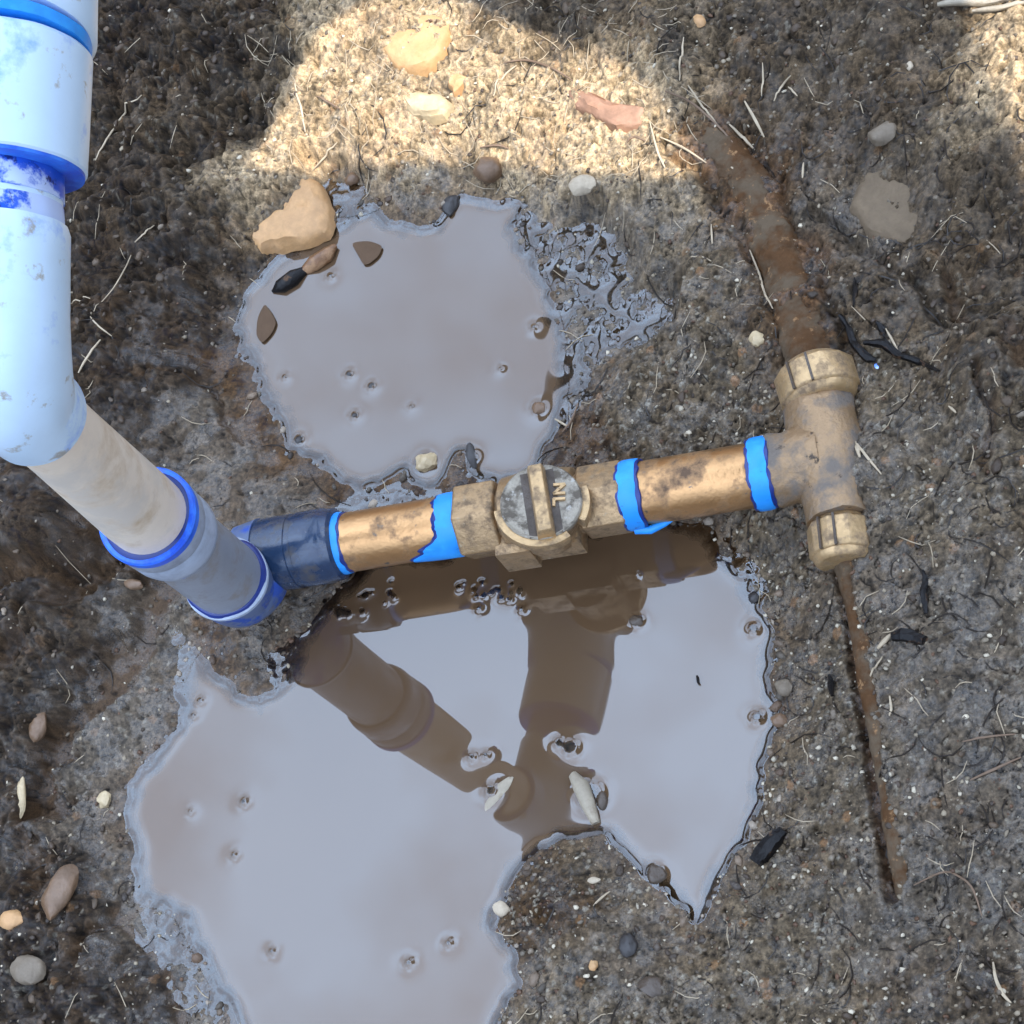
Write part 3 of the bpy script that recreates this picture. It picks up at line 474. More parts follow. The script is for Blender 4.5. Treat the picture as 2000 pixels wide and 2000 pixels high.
bandr(868, 913, rc+.0005, 2, .002, .0012, lambda a: .022*gauss(a, SPA, .36)+.004*gauss(a, SPA-.5, .3) if False else 0.021*max(gauss(a, 1.62, .40), gauss(a, 1.2, .25)*.6), 'azure primer band left of the valve, smeared wide at its lower side')
bandr(1221, 1256, rc2+.0012, 3, .001, .0012, lambda a: -0.019*0, 'azure primer band right of the valve with a drip at its lower end')
bandr(1472, 1507, rc2+.0016, 4, .0012, .0012, None, 'azure primer band beside the tee')
# drip of primer at the lower end of the third band
u, v, d = frame(u1); dr_ = MB(); cA = ax(1262)+(-v)*0
side = (u*math.cos(4.85)+v*math.sin(4.85)); side2 = (u*math.cos(4.2)+v*math.sin(4.2)); 
S = Vector((0, -1, 0)); 
drp = MB().sweep([ax(1235)+S*(rc2+.0006)+Vector((0, 0, -.006)), ax(1265)+S*(rc2+.002)+Vector((0, 0, -.006)), ax(1292)+S*(rc2-.0005)+Vector((0, 0, -.006)), ax(1310)+S*(rc2-.002)+Vector((0, 0, -.006))], [.0026, .0026, .0020, .0006], 14).build('primer_drip', m_azur, pipe)
# valve
valve = MB(); rh = pr(79)
A, B = ax(903), ax(984); valve.hexa(A, u1, (B-A).length, rh, 0.30)
A, B = ax(1138), ax(1226); valve.hexa(A, u1, (B-A).length, rh*.92, 0.12)
A, B = ax(982), ax(1140); L = (B-A).length
valve.lathe(A, u1, [(0, rh*.74), (.0022, rh*.75), (.0034, rh*.94), (L*.3, rh*1.0), (L*.5, rh*1.04), (L*.7, rh*1.0), (L-.0034, rh*.92), (L-.0022, rh*.74), (L, rh*.73)], 48)
cv = ax(1052); nrm = Vector((.17, .03, 1)).normalized(); KC = P(1056, 978, .0745)
fx = u1; valve.box(ax(1008)+Vector((0, -rh*.80, -.006)), fx*.0105, Vector((0, .0085, 0)), Vector((0, 0, .013)))   # square lug low on the front
valve.box(ax(1085)+Vector((0, -rh*.72, -.007)), fx*.0150, Vector((0, .0075, 0)), Vector((0, 0, .009)))
vb = valve.build('valve_body', m_bras, pipe, 30, bevel=.0009)
kr = 82*mpp(1056, 978, .0745)
uu, vv, nn = frame(nrm, (0, 1, 0))
MB().lathe(KC-nrm*.034, nrm, [(0, kr*.80), (.012, kr*.84), (.022, kr*.90), (.026, kr*.96), (.0285, kr*.97)], 56).build('valve_neck', m_bras, vb)
def arcplate(a0, a1, r0, r1, z0, z1, n=26):
    mb = MB(); rr = []
    for k in range(n+1):
        a = a0+(a1-a0)*k/n; e = uu*math.cos(a)+vv*math.sin(a); rr.append([KC+e*r0+nrm*z0, KC+e*r1+nrm*z0, KC+e*r1+nrm*z1, KC+e*r0+nrm*z1])
    return mb.rings(rr)
# bright partial flange under the disc (uu points up the picture, vv to the left)
arcplate(math.radians(98), math.radians(218), kr*.84, kr*1.16, -.0090, -.0020).build('stop_flange', m_bras2, vb, 30, bevel=.0006)
arcplate(math.radians(243), math.radians(292), kr*.90, kr*1.17, -.0125, -.0030, 14).build('stop_lug', m_bras2, vb, 30, bevel=.0008)
disc = MB().lathe(KC-nrm*.0055, nrm, [(0, kr*.93), (.0008, kr*.985), (.0042, kr*.99), (.0052, kr*.955), (.0046, kr*.90), (.0046, kr*.5), (.0044, kr*.05)], 72, lambda a, t: 1+.006*math.sin(3*a+1)).build('valve_disc', m_knob, vb)
# the bar across the disc: tapered, standing in a shallow dark channel
P0 = P(1043, 905, .0745+.008); P1 = P(1064, 1034, .0745+.008); bd = (P1-P0); bd = (bd-nrm*bd.dot(nrm)); bl = bd.length; bd.normalize(); sd = nrm.cross(bd).normalized()
hb = MB(); cc_ = (P0+P1)/2; cc_ = cc_-nrm*((cc_-KC).dot(nrm))
rr = []
for z_, w_, l_ in ((-.002, .0052, bl*.52), (.0015, .0050, bl*.51), (.0068, .0040, bl*.50), (.0076, .0034, bl*.492)):
    rr.append([cc_+nrm*z_+bd*i*l_+sd*j*w_ for i, j in ((-1, -1), (1, -1), (1, 1), (-1, 1))])
MB().rings(rr).build('turning_bar', m_bras2, vb, 30, bevel=.0006)
for s_ in (-1, 1): MB().box(cc_+sd*s_*.0072-nrm*.0010, bd*(kr*.86), sd*.0024, nrm*.00042).build('channel', m_mudst, vb, 30)
# cast lettering N L on the disc, standing proud
def stroke(a, b, w_=.0009): # a, b in disc coordinates: right, up (metres)
    ri = -vv; A_ = KC+ri*a[0]+uu*a[1]; B_ = KC+ri*b[0]+uu*b[1]; e = (B_-A_); l = e.length; e.normalize(); s = nrm.cross(e)
    LT.box((A_+B_)/2-nrm*.0004, e*(l/2+w_*.5), s*w_, nrm*.0011)
LT = MB(); x0, x1 = .0075, .0135
stroke((x0, .0095), (x1, .0095)); stroke((x1, .0095), (x0, .0040)); stroke((x0, .0040), (x1, .0040))
stroke((x0, .0005), (x1, .0005)); stroke((x0, .0005), (x0, -.0035))
LT.build('cast_lettering', m_bras2, vb, 30, bevel=.0003)
# tee
T0 = P(1598, 790, .040); T1 = P(1638, 1010, .040); td = (T1-T0).normalized(); TL_ = (T1-T0).length; mp = mpp(1600, 900, .04); rt = 78*mp
tee = MB(); tee.lathe(T0-td*.004, td, [(0, rt*.86), (.004, rt*.90), (TL_*.22, rt*.92), (TL_*.40, rt*.98), (TL_*.58, rt*1.0), (TL_*.74, rt*.92), (TL_*.9, rt*.82), (TL_+.006, rt*.78)], 48)
A = ax(1500); TC = T0.lerp(T1, .5); dd = TC-A; tee.lathe(A, dd, [(0, rc2+.0006), (.004, rc2+.0022), (dd.length*.35, rc2+.0020), (dd.length*.6, rc2+.0045), (dd.length*.85, rt*1.02)], 48)
tee.build('tee_fitting', m_cake, pipe, 50, wob=.0014)
def nut(px, py, h, rpx, L, d, lab, flats=10):
    c = P(px, py, h); m_ = mpp(px, py, h); r = rpx*m_; mb = MB(); mb.hexa(c-d*L/2, d, L, r, .25, .0016, flats)
    mb.lathe(c-d*(L/2+.004), d, [(0, r*.72), (.002, r*.82), (.0045, r*.90)], 40); mb.lathe(c+d*(L/2-.0005), d, [(0, r*.92), (.003, r*.84), (.0045, r*.74)], 40)
    o = mb.build('compression_nut', m_bras2, pipe, 30, bevel=.0007, wob=.0002); o['label'] = lab
    for a_ in (0.55, 0.05): # scored lines across the flats
        u_, v_, d_ = frame(d); e = u_*math.cos(a_)+v_*math.sin(a_); MB().box(c+e*(r*.985), d*(L*.47), d.cross(e)*.0007, e*.0009).build('score_line', m_mudst, o, 30)
    return o
nd = (P(1612, 790, .042)-P(1588, 690, .042)).normalized()
nut(1597, 752, .043, 82, 66*mp, (nd+Vector((0.05, 0, 0))).normalized(), 'upper brass nut where the rusty pipe enters the tee', 12)
nut(1642, 1056, .038, 64, 70*mp, (td+Vector((-.06, 0, 0))).normalized(), 'lower brass nut at the outlet of the tee', 10)
def rough_pipe(pts, rad, nm, mt, lab, wob):
    pts = [Vector(p) for p in pts]; Q = []; RR = []
    for i in range(len(pts)-1):
        for k in range(36): Q.append(pts[i].lerp(pts[i+1], k/36)); RR.append(rad[i]+(rad[i+1]-rad[i])*k/36)
    Q.append(pts[-1]); RR.append(rad[-1])
    for _ in range(60): Q = [Q[0]]+[(Q[i-1]+Q[i]*2+Q[i+1])/4 for i in range(1, len(Q)-1)]+[Q[-1]]
    o = MB().sweep(Q, RR, 56).build(nm, mt, pipe, 80, wob=wob); o['label'] = lab; return o
def Gd(px, py, dz): g = G(px, py); return Vector((g.x, g.y, min(max(Tz(g.x+ox_*.004, g.y+oy_*.004) for ox_ in (-1, 0, 1) for oy_ in (-1, 0, 1)), .05)+dz))
rough_pipe([P(1592, 735, .038), P(1565, 625, .034), Gd(1535, 530, -.0110), Gd(1500, 440, -.0132), Gd(1460, 355, -.0145), Gd(1400, 275, -.0145), Gd(1345, 225, -.020)], [.0160, .0155, .0150, .0150, .0150, .0145, .012], 'buried_pipe', m_rust, 'rusty mud-caked pipe rising out of the soil to the upper nut', .0026)
rough_pipe([P(1655, 1080, .034), P(1668, 1150, .030), Gd(1682, 1230, -.0080), Gd(1698, 1330, -.0088), Gd(1720, 1450, -.0086), Gd(1740, 1580, -.0084), Gd(1762, 1720, -.0092), Gd(1776, 1810, -.016)], [.0092, .0080, .0066, .0062, .0060, .0058, .0052, .003], 'buried_pipe', m_rust, 'thin rusty pipe sinking into the mud below the lower nut', .0012)

# ------------------------------------------------------------------ stones, twigs and other loose things
def blob(name, c, size, rot, mt, seed=0, rough=.18, sub=3, flat=0.0, parent=None, tilt=(0, 0)):
    bm = bmesh.new(); bmesh.ops.create_icosphere(bm, subdivisions=sub, radius=1.0); rv = Vector((seed*3.7, seed*1.3, seed*2.1))
    for v_ in bm.verts:
        p = v_.co.copy(); q = p*(1+rough*mnoise.noise(p*1.1+rv)*1.6+rough*.5*mnoise.noise(p*2.7+rv))
        for k_ in range(5): # a few broken facets
            nn_ = mnoise.noise_vector(rv+Vector((k_*5.1, 0, 0))).normalized(); dd_ = q.dot(nn_); lim_ = .80
            if dd_ > lim_: q -= nn_*(dd_-lim_)*.85
        if flat and q.z > flat: q.z = flat+(q.z-flat)*.25
        v_.co = q
    M_ = Matrix.Rotation(rot, 4, 'Z') @ Matrix.Rotation(tilt[0], 4, 'X') @ Matrix.Rotation(tilt[1], 4, 'Y') @ Matrix.Diagonal((*size, 1))
    bm.transform(M_); me = bpy.data.meshes.new(name); bm.to_mesh(me); bm.free()
    me.polygons.foreach_set('use_smooth', [True]*len(me.polygons)); me.set_sharp_from_angle(angle=math.radians(32)); me.materials.append(mt)
    o = bpy.data.objects.new(name, me); o.location = c; return link(o, parent)
def stone(px, py, wpx, hpx, rot, mt, label, cat='stone', name='stone', z=.35, seed=None, th=.7, water=False, flat=0.0, sub=3, rough=.18, tilt=(0, 0), group=None):
    g = P(px, py, 0) if water else G(px, py); m_ = mpp(px, py, g.z); a, b = wpx*m_/2, hpx*m_/2; c = th*min(a, b)
    o = blob(name, (g.x, g.y, g.z+c*z), (a, b, c), math.radians(rot), mt, seed if seed is not None else px*.01+py*.003, rough, sub, flat, tilt=tilt)
    return tag(o, label, cat, group)
def prism(px_pts, top, thick, mt, name, label, cat, jitter=.0006, bev=.0012):
    """a stone slab whose outline has its own shape; lies on the ground"""
    c = [G(a, b) for a, b in px_pts]; z = sum(p.z for p in c)/len(c)+top; pts = [P(a, b, z) for a, b in px_pts]
    Q = []
    for i in range(len(pts)):
        a, b = pts[i], pts[(i+1) % len(pts)]
        for k in range(3): Q.append(a.lerp(b, k/3))
    Q = [(Q[i-1]+Q[i]*5+Q[(i+1) % len(Q)])/7+Vector((random.gauss(0, jitter), random.gauss(0, jitter), 0)) for i in range(len(Q))]
    cen = sum(Q, Vector())/len(Q); rings = []
    for f_, dz in ((1.10, -thick), (1.06, -thick*.4), (1.0, -.0022), (.93, -.0005), (.80, .0006), (.55, .0012), (.28, .0016), (.08, .0016)):
        rings.append([cen+(q-cen)*f_+Vector((0, 0, dz+mnoise.noise(q*f_*130)*.0016+mnoise.noise(q*f_*50)*.0022)) for q in Q])
    base_ = cen.copy(); base_.z -= thick
    if (Q[1]-Q[0]).cross(Q[2]-Q[1]).z < 0: rings = [list(reversed(r_)) for r_ in rings]
    mb = MB().rings(rings); o = mb.build(name, mt, None, 40); o.data.transform(Matrix.Translation(-cen)); o.location = cen
    return tag(o, label, cat)
prism([(590,330),(612,352),(632,388),(638,420),(625,448),(590,462),(540,472),(505,478),(487,462),(495,440),(515,420),(545,405),(560,380),(578,352)], .003, .012, m_tan, 'stone', 'pointed tan sandstone lying just above the upper puddle', 'stone')
prism([(735,75),(790,30),(850,25),(880,45),(868,85),(838,118),(795,132),(765,120)], .0022, .012, m_orange, 'stone', 'largest orange stone at the top of the sunlit patch', 'stone')
prism([(775,185),(815,175),(850,178),(878,195),(862,218),(825,224),(800,214)], .0025, .01, m_cream, 'stone', 'small yellow stone in the middle of the sunlit patch', 'stone')
prism([(870,160),(885,145),(912,147),(905,165),(885,178)], .002, .008, m_orange, 'stone', 'smallest orange chip above the yellow stone', 'stone')
prism([(1105,170),(1150,180),(1200,200),(1262,208),(1248,240),(1205,250),(1165,230),(1125,205)], .0022, .012, m_pink, 'stone', 'flat reddish stone at the right of the sunlit patch', 'stone')
prism([(1690,310),(1760,285),(1825,330),(1822,420),(1770,470),(1700,455),(1660,400)], -.0035, .014, m_slab, 'stone', 'broad grey-brown buried slab at the upper right', 'stone')
S = stone
S(1137,363,56,46,0,m_pale,'white pebble at the lower edge of the sunlit patch','pebble','pebble',z=.2)
S(955,335,62,62,20,m_brown,'round brown pebble where the sunlit patch meets the wet mud','pebble','pebble')
S(1722,265,56,44,25,m_greyst,'smooth grey pebble above the buried slab','pebble','pebble',z=.3)
S(1480,663,34,34,10,m_cream,'square cream pebble left of the rusty pipe','pebble','pebble',z=.1,rough=.3)
S(1777,130,14,22,0,m_pale,'tiny white pebble near the top right corner','pebble','pebble')
S(1366,42,22,34,20,m_tan,'small tan pebble at the top edge right of centre','pebble','pebble')
S(120,1745,60,110,-25,m_brown,'long rust-brown stone in the lower left soil','stone')
S(25,1797,56,42,0,m_tan,'round tan pebble at the left edge near the bottom','pebble','pebble')
S(78,1420,40,62,0,m_brown,'brown pebble in the crevice at the left','pebble','pebble')
S(60,1895,76,62,-30,m_greyst,'grey-green stone low in the left corner','stone')
S(42,1560,24,90,6,m_cream,'upright cream stone sliver at the left edge','stone')
S(205,1562,32,36,10,m_cream,'small cream chip on grey mud left of the lower puddle','pebble','pebble',rough=.3)
S(262,1142,46,24,-10,m_brown,'brown chip on mud below the riser coupling','pebble','pebble')
S(1228,1848,40,46,0,m_dark,'black pebble in the grey mud below the lower puddle','pebble','pebble')
S(1275,1930,58,44,-20,m_mudst,'dark brown pebble at the bottom centre','pebble','pebble')
S(1285,1850,18,18,0,m_mudst,'tiny dark pebble beside the black pebble','pebble','pebble')
S(1160,1885,20,24,0,m_orange,'small orange pebble at the bottom centre','pebble','pebble')
S(1160,1720,28,14,5,m_pale,'small white chip on the gravelly island','pebble','pebble',z=.4)
S(980,1775,34,28,-20,m_pale,'oval white pebble at the edge of the lower puddle','pebble','pebble',z=.4)
S(1485,955,22,14,30,m_pale,'tiny white pebble near the lower nut','pebble','pebble')
S(835,905,44,44,0,m_cream,'cream-topped pebble poking out of the bottom edge of the upper puddle','pebble','pebble',water=True,z=.25,rough=.3)
S(920,893,26,60,12,m_dark,'slim grey pebble poking out beside the cream pebble','pebble','pebble',water=True,z=.0,th=.6)
S(1052,798,30,30,0,m_brown,'brown pebble at the right edge of the upper puddle','pebble','pebble',water=True,z=.0)
S(1243,1213,30,26,0,m_mudst,'small dark pebble in the top right of the lower puddle','pebble','pebble',water=True,z=.1)
S(1281,1711,40,42,0,m_mudst,'round brown pebble in the pointed tip of the lower puddle','pebble','pebble',water=True,z=.15)
S(1522,1408,36,30,0,m_brown,'brown pebble on the right shore of the lower puddle, lower of two','pebble','pebble',z=.2)
S(1532,1345,36,40,0,m_greyst,'grey pebble on the right shore of the lower puddle, upper of two','pebble','pebble',z=.2)
S(1473,1228-60,24,24,0,m_dark,'dark pebble on the grit above the right shore','pebble','pebble')
S(478,1566,16,14,0,m_dark,'black speck afloat in the left of the lower puddle','pebble','pebble',water=True,z=.1,sub=2)
for q_, (a_, b_) in enumerate(((683,731),(726,754),(693,812))):
    S(a_,b_,13,13,0,m_dark,('uppermost','middle','lowest')[q_]+' of three black specks floating in the upper puddle','pebble','pebble',water=True,z=.3,sub=2,group='black specks in the upper puddle')
S(585,860,18,20,0,m_dark,'black pebble at the lower left shore of the upper puddle','pebble','pebble',water=True,z=.3,sub=2)
S(880,402,32,50,-15,m_dark,'dark pebble at the top notch of the upper puddle','pebble','pebble',z=.2)
S(690,350,30,30,0,m_brown,'brown pebble in the wet mud above the upper puddle','pebble','pebble')
# floating bark chip, half orange half black
bk = thing('bark_chip', 'orange and black bark chip floating in the top left of the upper puddle', 'bark chip', tuple(P(600, 515, 0)))
def tubep(pp, rads, mt, name, parent=None, n=8, wob=0.0, loc=None):
    mb = MB().sweep(pp, rads, n); return mb.build(name, mt, parent, 60, wob=wob)
tubep([P(590,530,.001),P(612,515,.002),P(640,498,.002),P(655,482,.001)], [.0025,.0055,.0048,.0018], m_barkd, 'orange_end', bk, 10, .0022)
tubep([P(533,572,.0),P(552,560,.001),P(575,543,.0015),P(597,527,.001)], [.0018,.0052,.0058,.003], m_char, 'black_end', bk, 10, .0026)
# pale driftwood chip with shell-like edge in the lower puddle
tw = thing('driftwood_chip', 'pale twig piece standing in the lower puddle with a dark pebble against it', 'twig', tuple(P(1150, 1540, 0)))
tubep([P(1118,1512,.0012),P(1135,1535,.003),P(1150,1570,.0034),P(1163,1608,.002)], [.0026,.0046,.0044,.0024], m_twig, 'twig_core', tw, 10, .0012)
S(1176,1565,24,40,10,m_mudst,'dark pebble held against the pale twig','pebble','pebble',water=True,z=.3)
chip = stone(975,1545,24,80,-42,m_twig,'pale curled bark flake in the water across the pipe reflection','bark chip','bark_flake',water=True,z=.05,th=.35,rough=.3)
def reflection_gap(pts, label):  # flat brown patch painting a gap in the water's sky reflection
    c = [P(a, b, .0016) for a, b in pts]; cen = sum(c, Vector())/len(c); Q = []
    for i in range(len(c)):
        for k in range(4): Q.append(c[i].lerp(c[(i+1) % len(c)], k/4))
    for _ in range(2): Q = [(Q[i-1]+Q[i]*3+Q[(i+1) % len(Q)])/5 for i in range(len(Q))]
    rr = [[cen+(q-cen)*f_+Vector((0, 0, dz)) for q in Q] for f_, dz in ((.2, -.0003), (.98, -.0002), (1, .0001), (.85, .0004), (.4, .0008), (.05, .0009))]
    o = MB().rings(rr).build('reflection_gap', m_gap, None, 60); o.data.transform(Matrix.Translation(-cen)); o.location = cen; tag(o, label, 'reflection_gap')
reflection_gap([(685,474),(720,470),(748,480),(740,500),(722,515),(710,518),(700,500)], 'triangular brown patch painting a gap in the sky reflection at the top of the upper puddle')
reflection_gap([(517,592),(530,610),(540,630),(532,650),(512,672),(500,655),(503,620)], 'brown patch painting a gap in the sky reflection at the left shore of the upper puddle')
# charcoal and black shreds
def shred(pts, rads, label, cat='charcoal', name='charcoal', mt=None, parts=None, lift=.002):
    pp = []
    for i, (a, b) in enumerate(pts): g = G(a, b); pp.append(g+Vector((0, 0, lift)))
    cen = sum(pp, Vector())/len(pp); o = MB().sweep([pp[0]]+[pp[i].lerp(pp[i+1], k/4) for i in range(len(pp)-1) for k in range(4)][1:]+[pp[-1]], [rads[0]*.001]+[(rads[i]+(rads[i+1]-rads[i])*k/4)*.001 for i in range(len(pp)-1) for k in range(4)][1:]+[rads[-1]*.001], 7).build(name, mt or m_char, None, 18, wob=.0016); o.data.transform(Matrix.Translation(-cen)); o.location = cen
    return tag(o, label, cat)
shred([(1474,1688),(1490,1668),(1512,1642),(1528,1620)], [4.2,4.8,4.4,3.4], 'square-ended black charcoal lump right of the lower puddle tip')
shred([(1742,1248),(1762,1242),(1786,1245),(1806,1255)], [2.4,3.8,3.6,2.6], 'curled black charcoal piece on grey mud at the right')
shred([(1803,1115),(1808,1140),(1804,1170),(1810,1200)], [.8,1.9,2.1,1.0], 'thin upright black charcoal stick above the curled piece')
shred([(1640,620),(1658,650),(1672,680),(1692,702),(1712,705)], [1.2,2.2,2.4,2.6,1.0], 'bent black root left of the black plastic shred','root','root')
shred([(1690,672),(1725,678),(1760,698),(1800,712),(1835,728)], [1.6,2.6,2.2,1.6,.6], 'ragged black plastic shred right of the upper nut','plastic scrap','plastic_shred')
shred([(1710,632),(1722,648),(1728,665)], [.8,2.2,.8], 'small black fleck above the plastic shred','charcoal')
shred([(1360,1348-24),(1366,1340)], [.6,.9], 'tiny black fleck of charcoal on the right shore grit','charcoal')
shred([(1622,1320),(1628,1340),(1630,1362)], [.7,2.0,.8], 'narrow black charcoal fleck left of the thin rusty pipe','charcoal')
shred([(1668,545),(1670,570),(1668,600)], [.5,1.3,.6], 'short black stem standing above the black root','root','root')
# blue primer droplets on the soil near the upper nut
for q_, (a_, b_, w_) in enumerate(((1662,812,16),(1712,715,10))):
    S(a_,b_,w_,w_*1.3,20,m_spot,('larger blue primer splash below the upper nut','tiny blue primer splash right of the upper nut')[q_],'paint splash','primer_splash',z=.1,th=.3,sub=2)
# straws
def straw(pts, r, label, mt=None, name='straw', cat='straw', lift=.0012, group=None):
    g = [G(a, b)+Vector((0, 0, lift)) for a, b in pts]; Q = []
    for i in range(len(g)-1):
        for k in range(5): Q.append(g[i].lerp(g[i+1], k/5)+Vector((0, 0, .0004*math.sin(k/5*math.pi))))
    Q.append(g[-1])
    for _ in range(3): Q = [Q[0]]+[(Q[i-1]+Q[i]*2+Q[i+1])/4 for i in range(1, len(Q)-1)]+[Q[-1]]
    for q in Q: q.z = max(q.z, Tz(q.x, q.y)+.0006)
    n = len(Q); rd_ = [r*.001*(1-.5*abs(2*i/(n-1)-1)**2) for i in range(n)]; cen = sum(Q, Vector())/n
    o = MB().sweep(Q, rd_, 6).build(name, mt or m_straw, None, 60); o.data.transform(Matrix.Translation(-cen)); o.location = cen
    return tag(o, label, cat, group)
ST = [([(188,315),(210,275),(240,230),(278,188)],.75,'long pale straw lying beside the white sockets'),([(265,475),(285,458),(303,442)],.6,'short pale straw left of the tan sandstone'),([(185,610),(225,565),(250,520),(258,500)],.5,'long bent brown rootlet left of the upper puddle'),
([(178,620),(195,640),(220,658)],.6,'short rootlet beside the upper elbow'),([(155,730),(172,700),(198,665)],.9,'stout tan straw touching the upper elbow'),([(133,597),(160,590),(178,585)],.5,'short straw near the white elbow, pointing right'),([(1328,160),(1334,110),(1336,75)],.7,'upright pale straw above the sunlit patch'),
([(1345,170),(1375,215),(1405,250)],.7,'slanted straw at the upper end of the rusty pipe'),([(1300,180),(1350,200),(1400,245),(1440,290)],.8,'longest brown stem lying along the rusty pipe top','b'),([(1425,245),(1450,270),(1475,295)],1.0,'pale double straw on the rusty pipe'),([(1455,200),(1475,235),(1493,270)],1.0,'thick cream straw crossing right of the rusty pipe'),
([(1490,125),(1492,160),(1488,190)],.6,'thin straw standing above the cream straw'),([(1545,150),(1528,170),(1512,200)],.7,'forked straw tip at the upper right'),([(1540,172),(1550,182),(1558,190)],.6,'tiny straw beside the forked tip'),([(1465,490),(1485,540),(1495,580),(1510,605)],.8,'pale rootlet on the left flank of the rusty pipe'),
([(1570,320),(1568,350)],.8,'stubby straw in the dark crack at the upper right'),([(1390,440),(1392,478)],.7,'tiny upright straw left of the rusty pipe'),([(1350,503),(1375,505),(1390,512)],.5,'curved rootlet at the left of the rusty pipe'),([(1728,640),(1745,670),(1758,695)],.7,'straw lying across the black plastic shred'),
([(1668,865),(1690,890),(1722,928)],.8,'long cream straw right of the tee'),([(1668,862),(1676,880),(1680,895)],1.3,'stubby tan splinter beside the tee'),([(1853,795),(1868,808)],.8,'tiny white straw at the right edge'),([(1715,1268),(1730,1252),(1742,1240)],1.4,'flat cream splinter left of the curled charcoal'),([(1696,1335),(1710,1305),(1724,1285)],.6,'thin pale straw below the flat splinter'),
([(1738,1360),(1742,1385),(1738,1400)],.8,'short pale straw right of the thin rusty pipe'),([(1160,1770),(1175,1755),(1192,1742)],.7,'short pale straw on the gravelly island'),([(1940,1880),(1945,1915),(1960,1945),(1975,1960)],1.0,'curved tan root low at the right edge'),([(1895,1525),(1940,1505),(1995,1480)],.8,'long dark rootlet reaching in from the right edge','b'),([(1880,1450),(1930,1440),(1985,1435)],.6,'thin dark rootlet above the long one','b'),
([(1785,1730),(1850,1698),(1900,1730),(1918,1790)],.6,'arched dark rootlet at the lower right','b'),([(1100,845),(1118,825),(1130,790)],.8,'orange rootlet at the right shore of the upper puddle','b'),([(1085,820),(1110,835)],.8,'short tan straw below the orange rootlet'),
([(577,165),(590,210),(598,260)],.8,'pale straw at the left of the sunlit patch'),([(612,335),(640,305),(660,280)],.7,'straw crossing the edge of sunlight above the tan sandstone'),([(620,190),(640,200),(665,215)],.9,'dark stub of twig in the left of the sunlit patch','b'),([(985,125),(1030,118),(1080,135),(1120,160)],.8,'arched brown stem in the sunlit patch','b'),([(965,190),(985,150),(1010,130)],.7,'pale curved straw in the middle of the sunlit patch'),
([(1225,280),(1240,268),(1262,278)],.9,'hooked brown twig at the right end of the sunlit patch','b'),([(1270,240),(1285,300),(1300,330)],.8,'pale straw at the right tip of the sunlit patch'),([(1290,270),(1335,290),(1380,320)],.7,'long straw pointing at the rusty pipe from the sunlight'),([(940,290),(975,285),(995,293)],.9,'dark twiglet above the round brown pebble','b'),([(1420,322),(1460,352),(1488,378)],.8,'pale straw over the left edge of the rusty pipe')]
for s_ in ST: straw(s_[0], s_[1], s_[2], m_strawb if len(s_) > 3 else m_straw, 'rootlet' if len(s_) > 3 else 'straw', 'rootlet' if len(s_) > 3 else 'straw')
straw([(1832,18),(1870,12),(1930,14),(2010,2)], 2.6, 'thick pale root at the top right corner, upper branch', m_twig, 'root', 'root', .004)
straw([(1900,30),(1950,26),(2010,12)], 1.8, 'thinner pale root at the top right corner, lower branch', m_twig, 'root', 'root', .004)

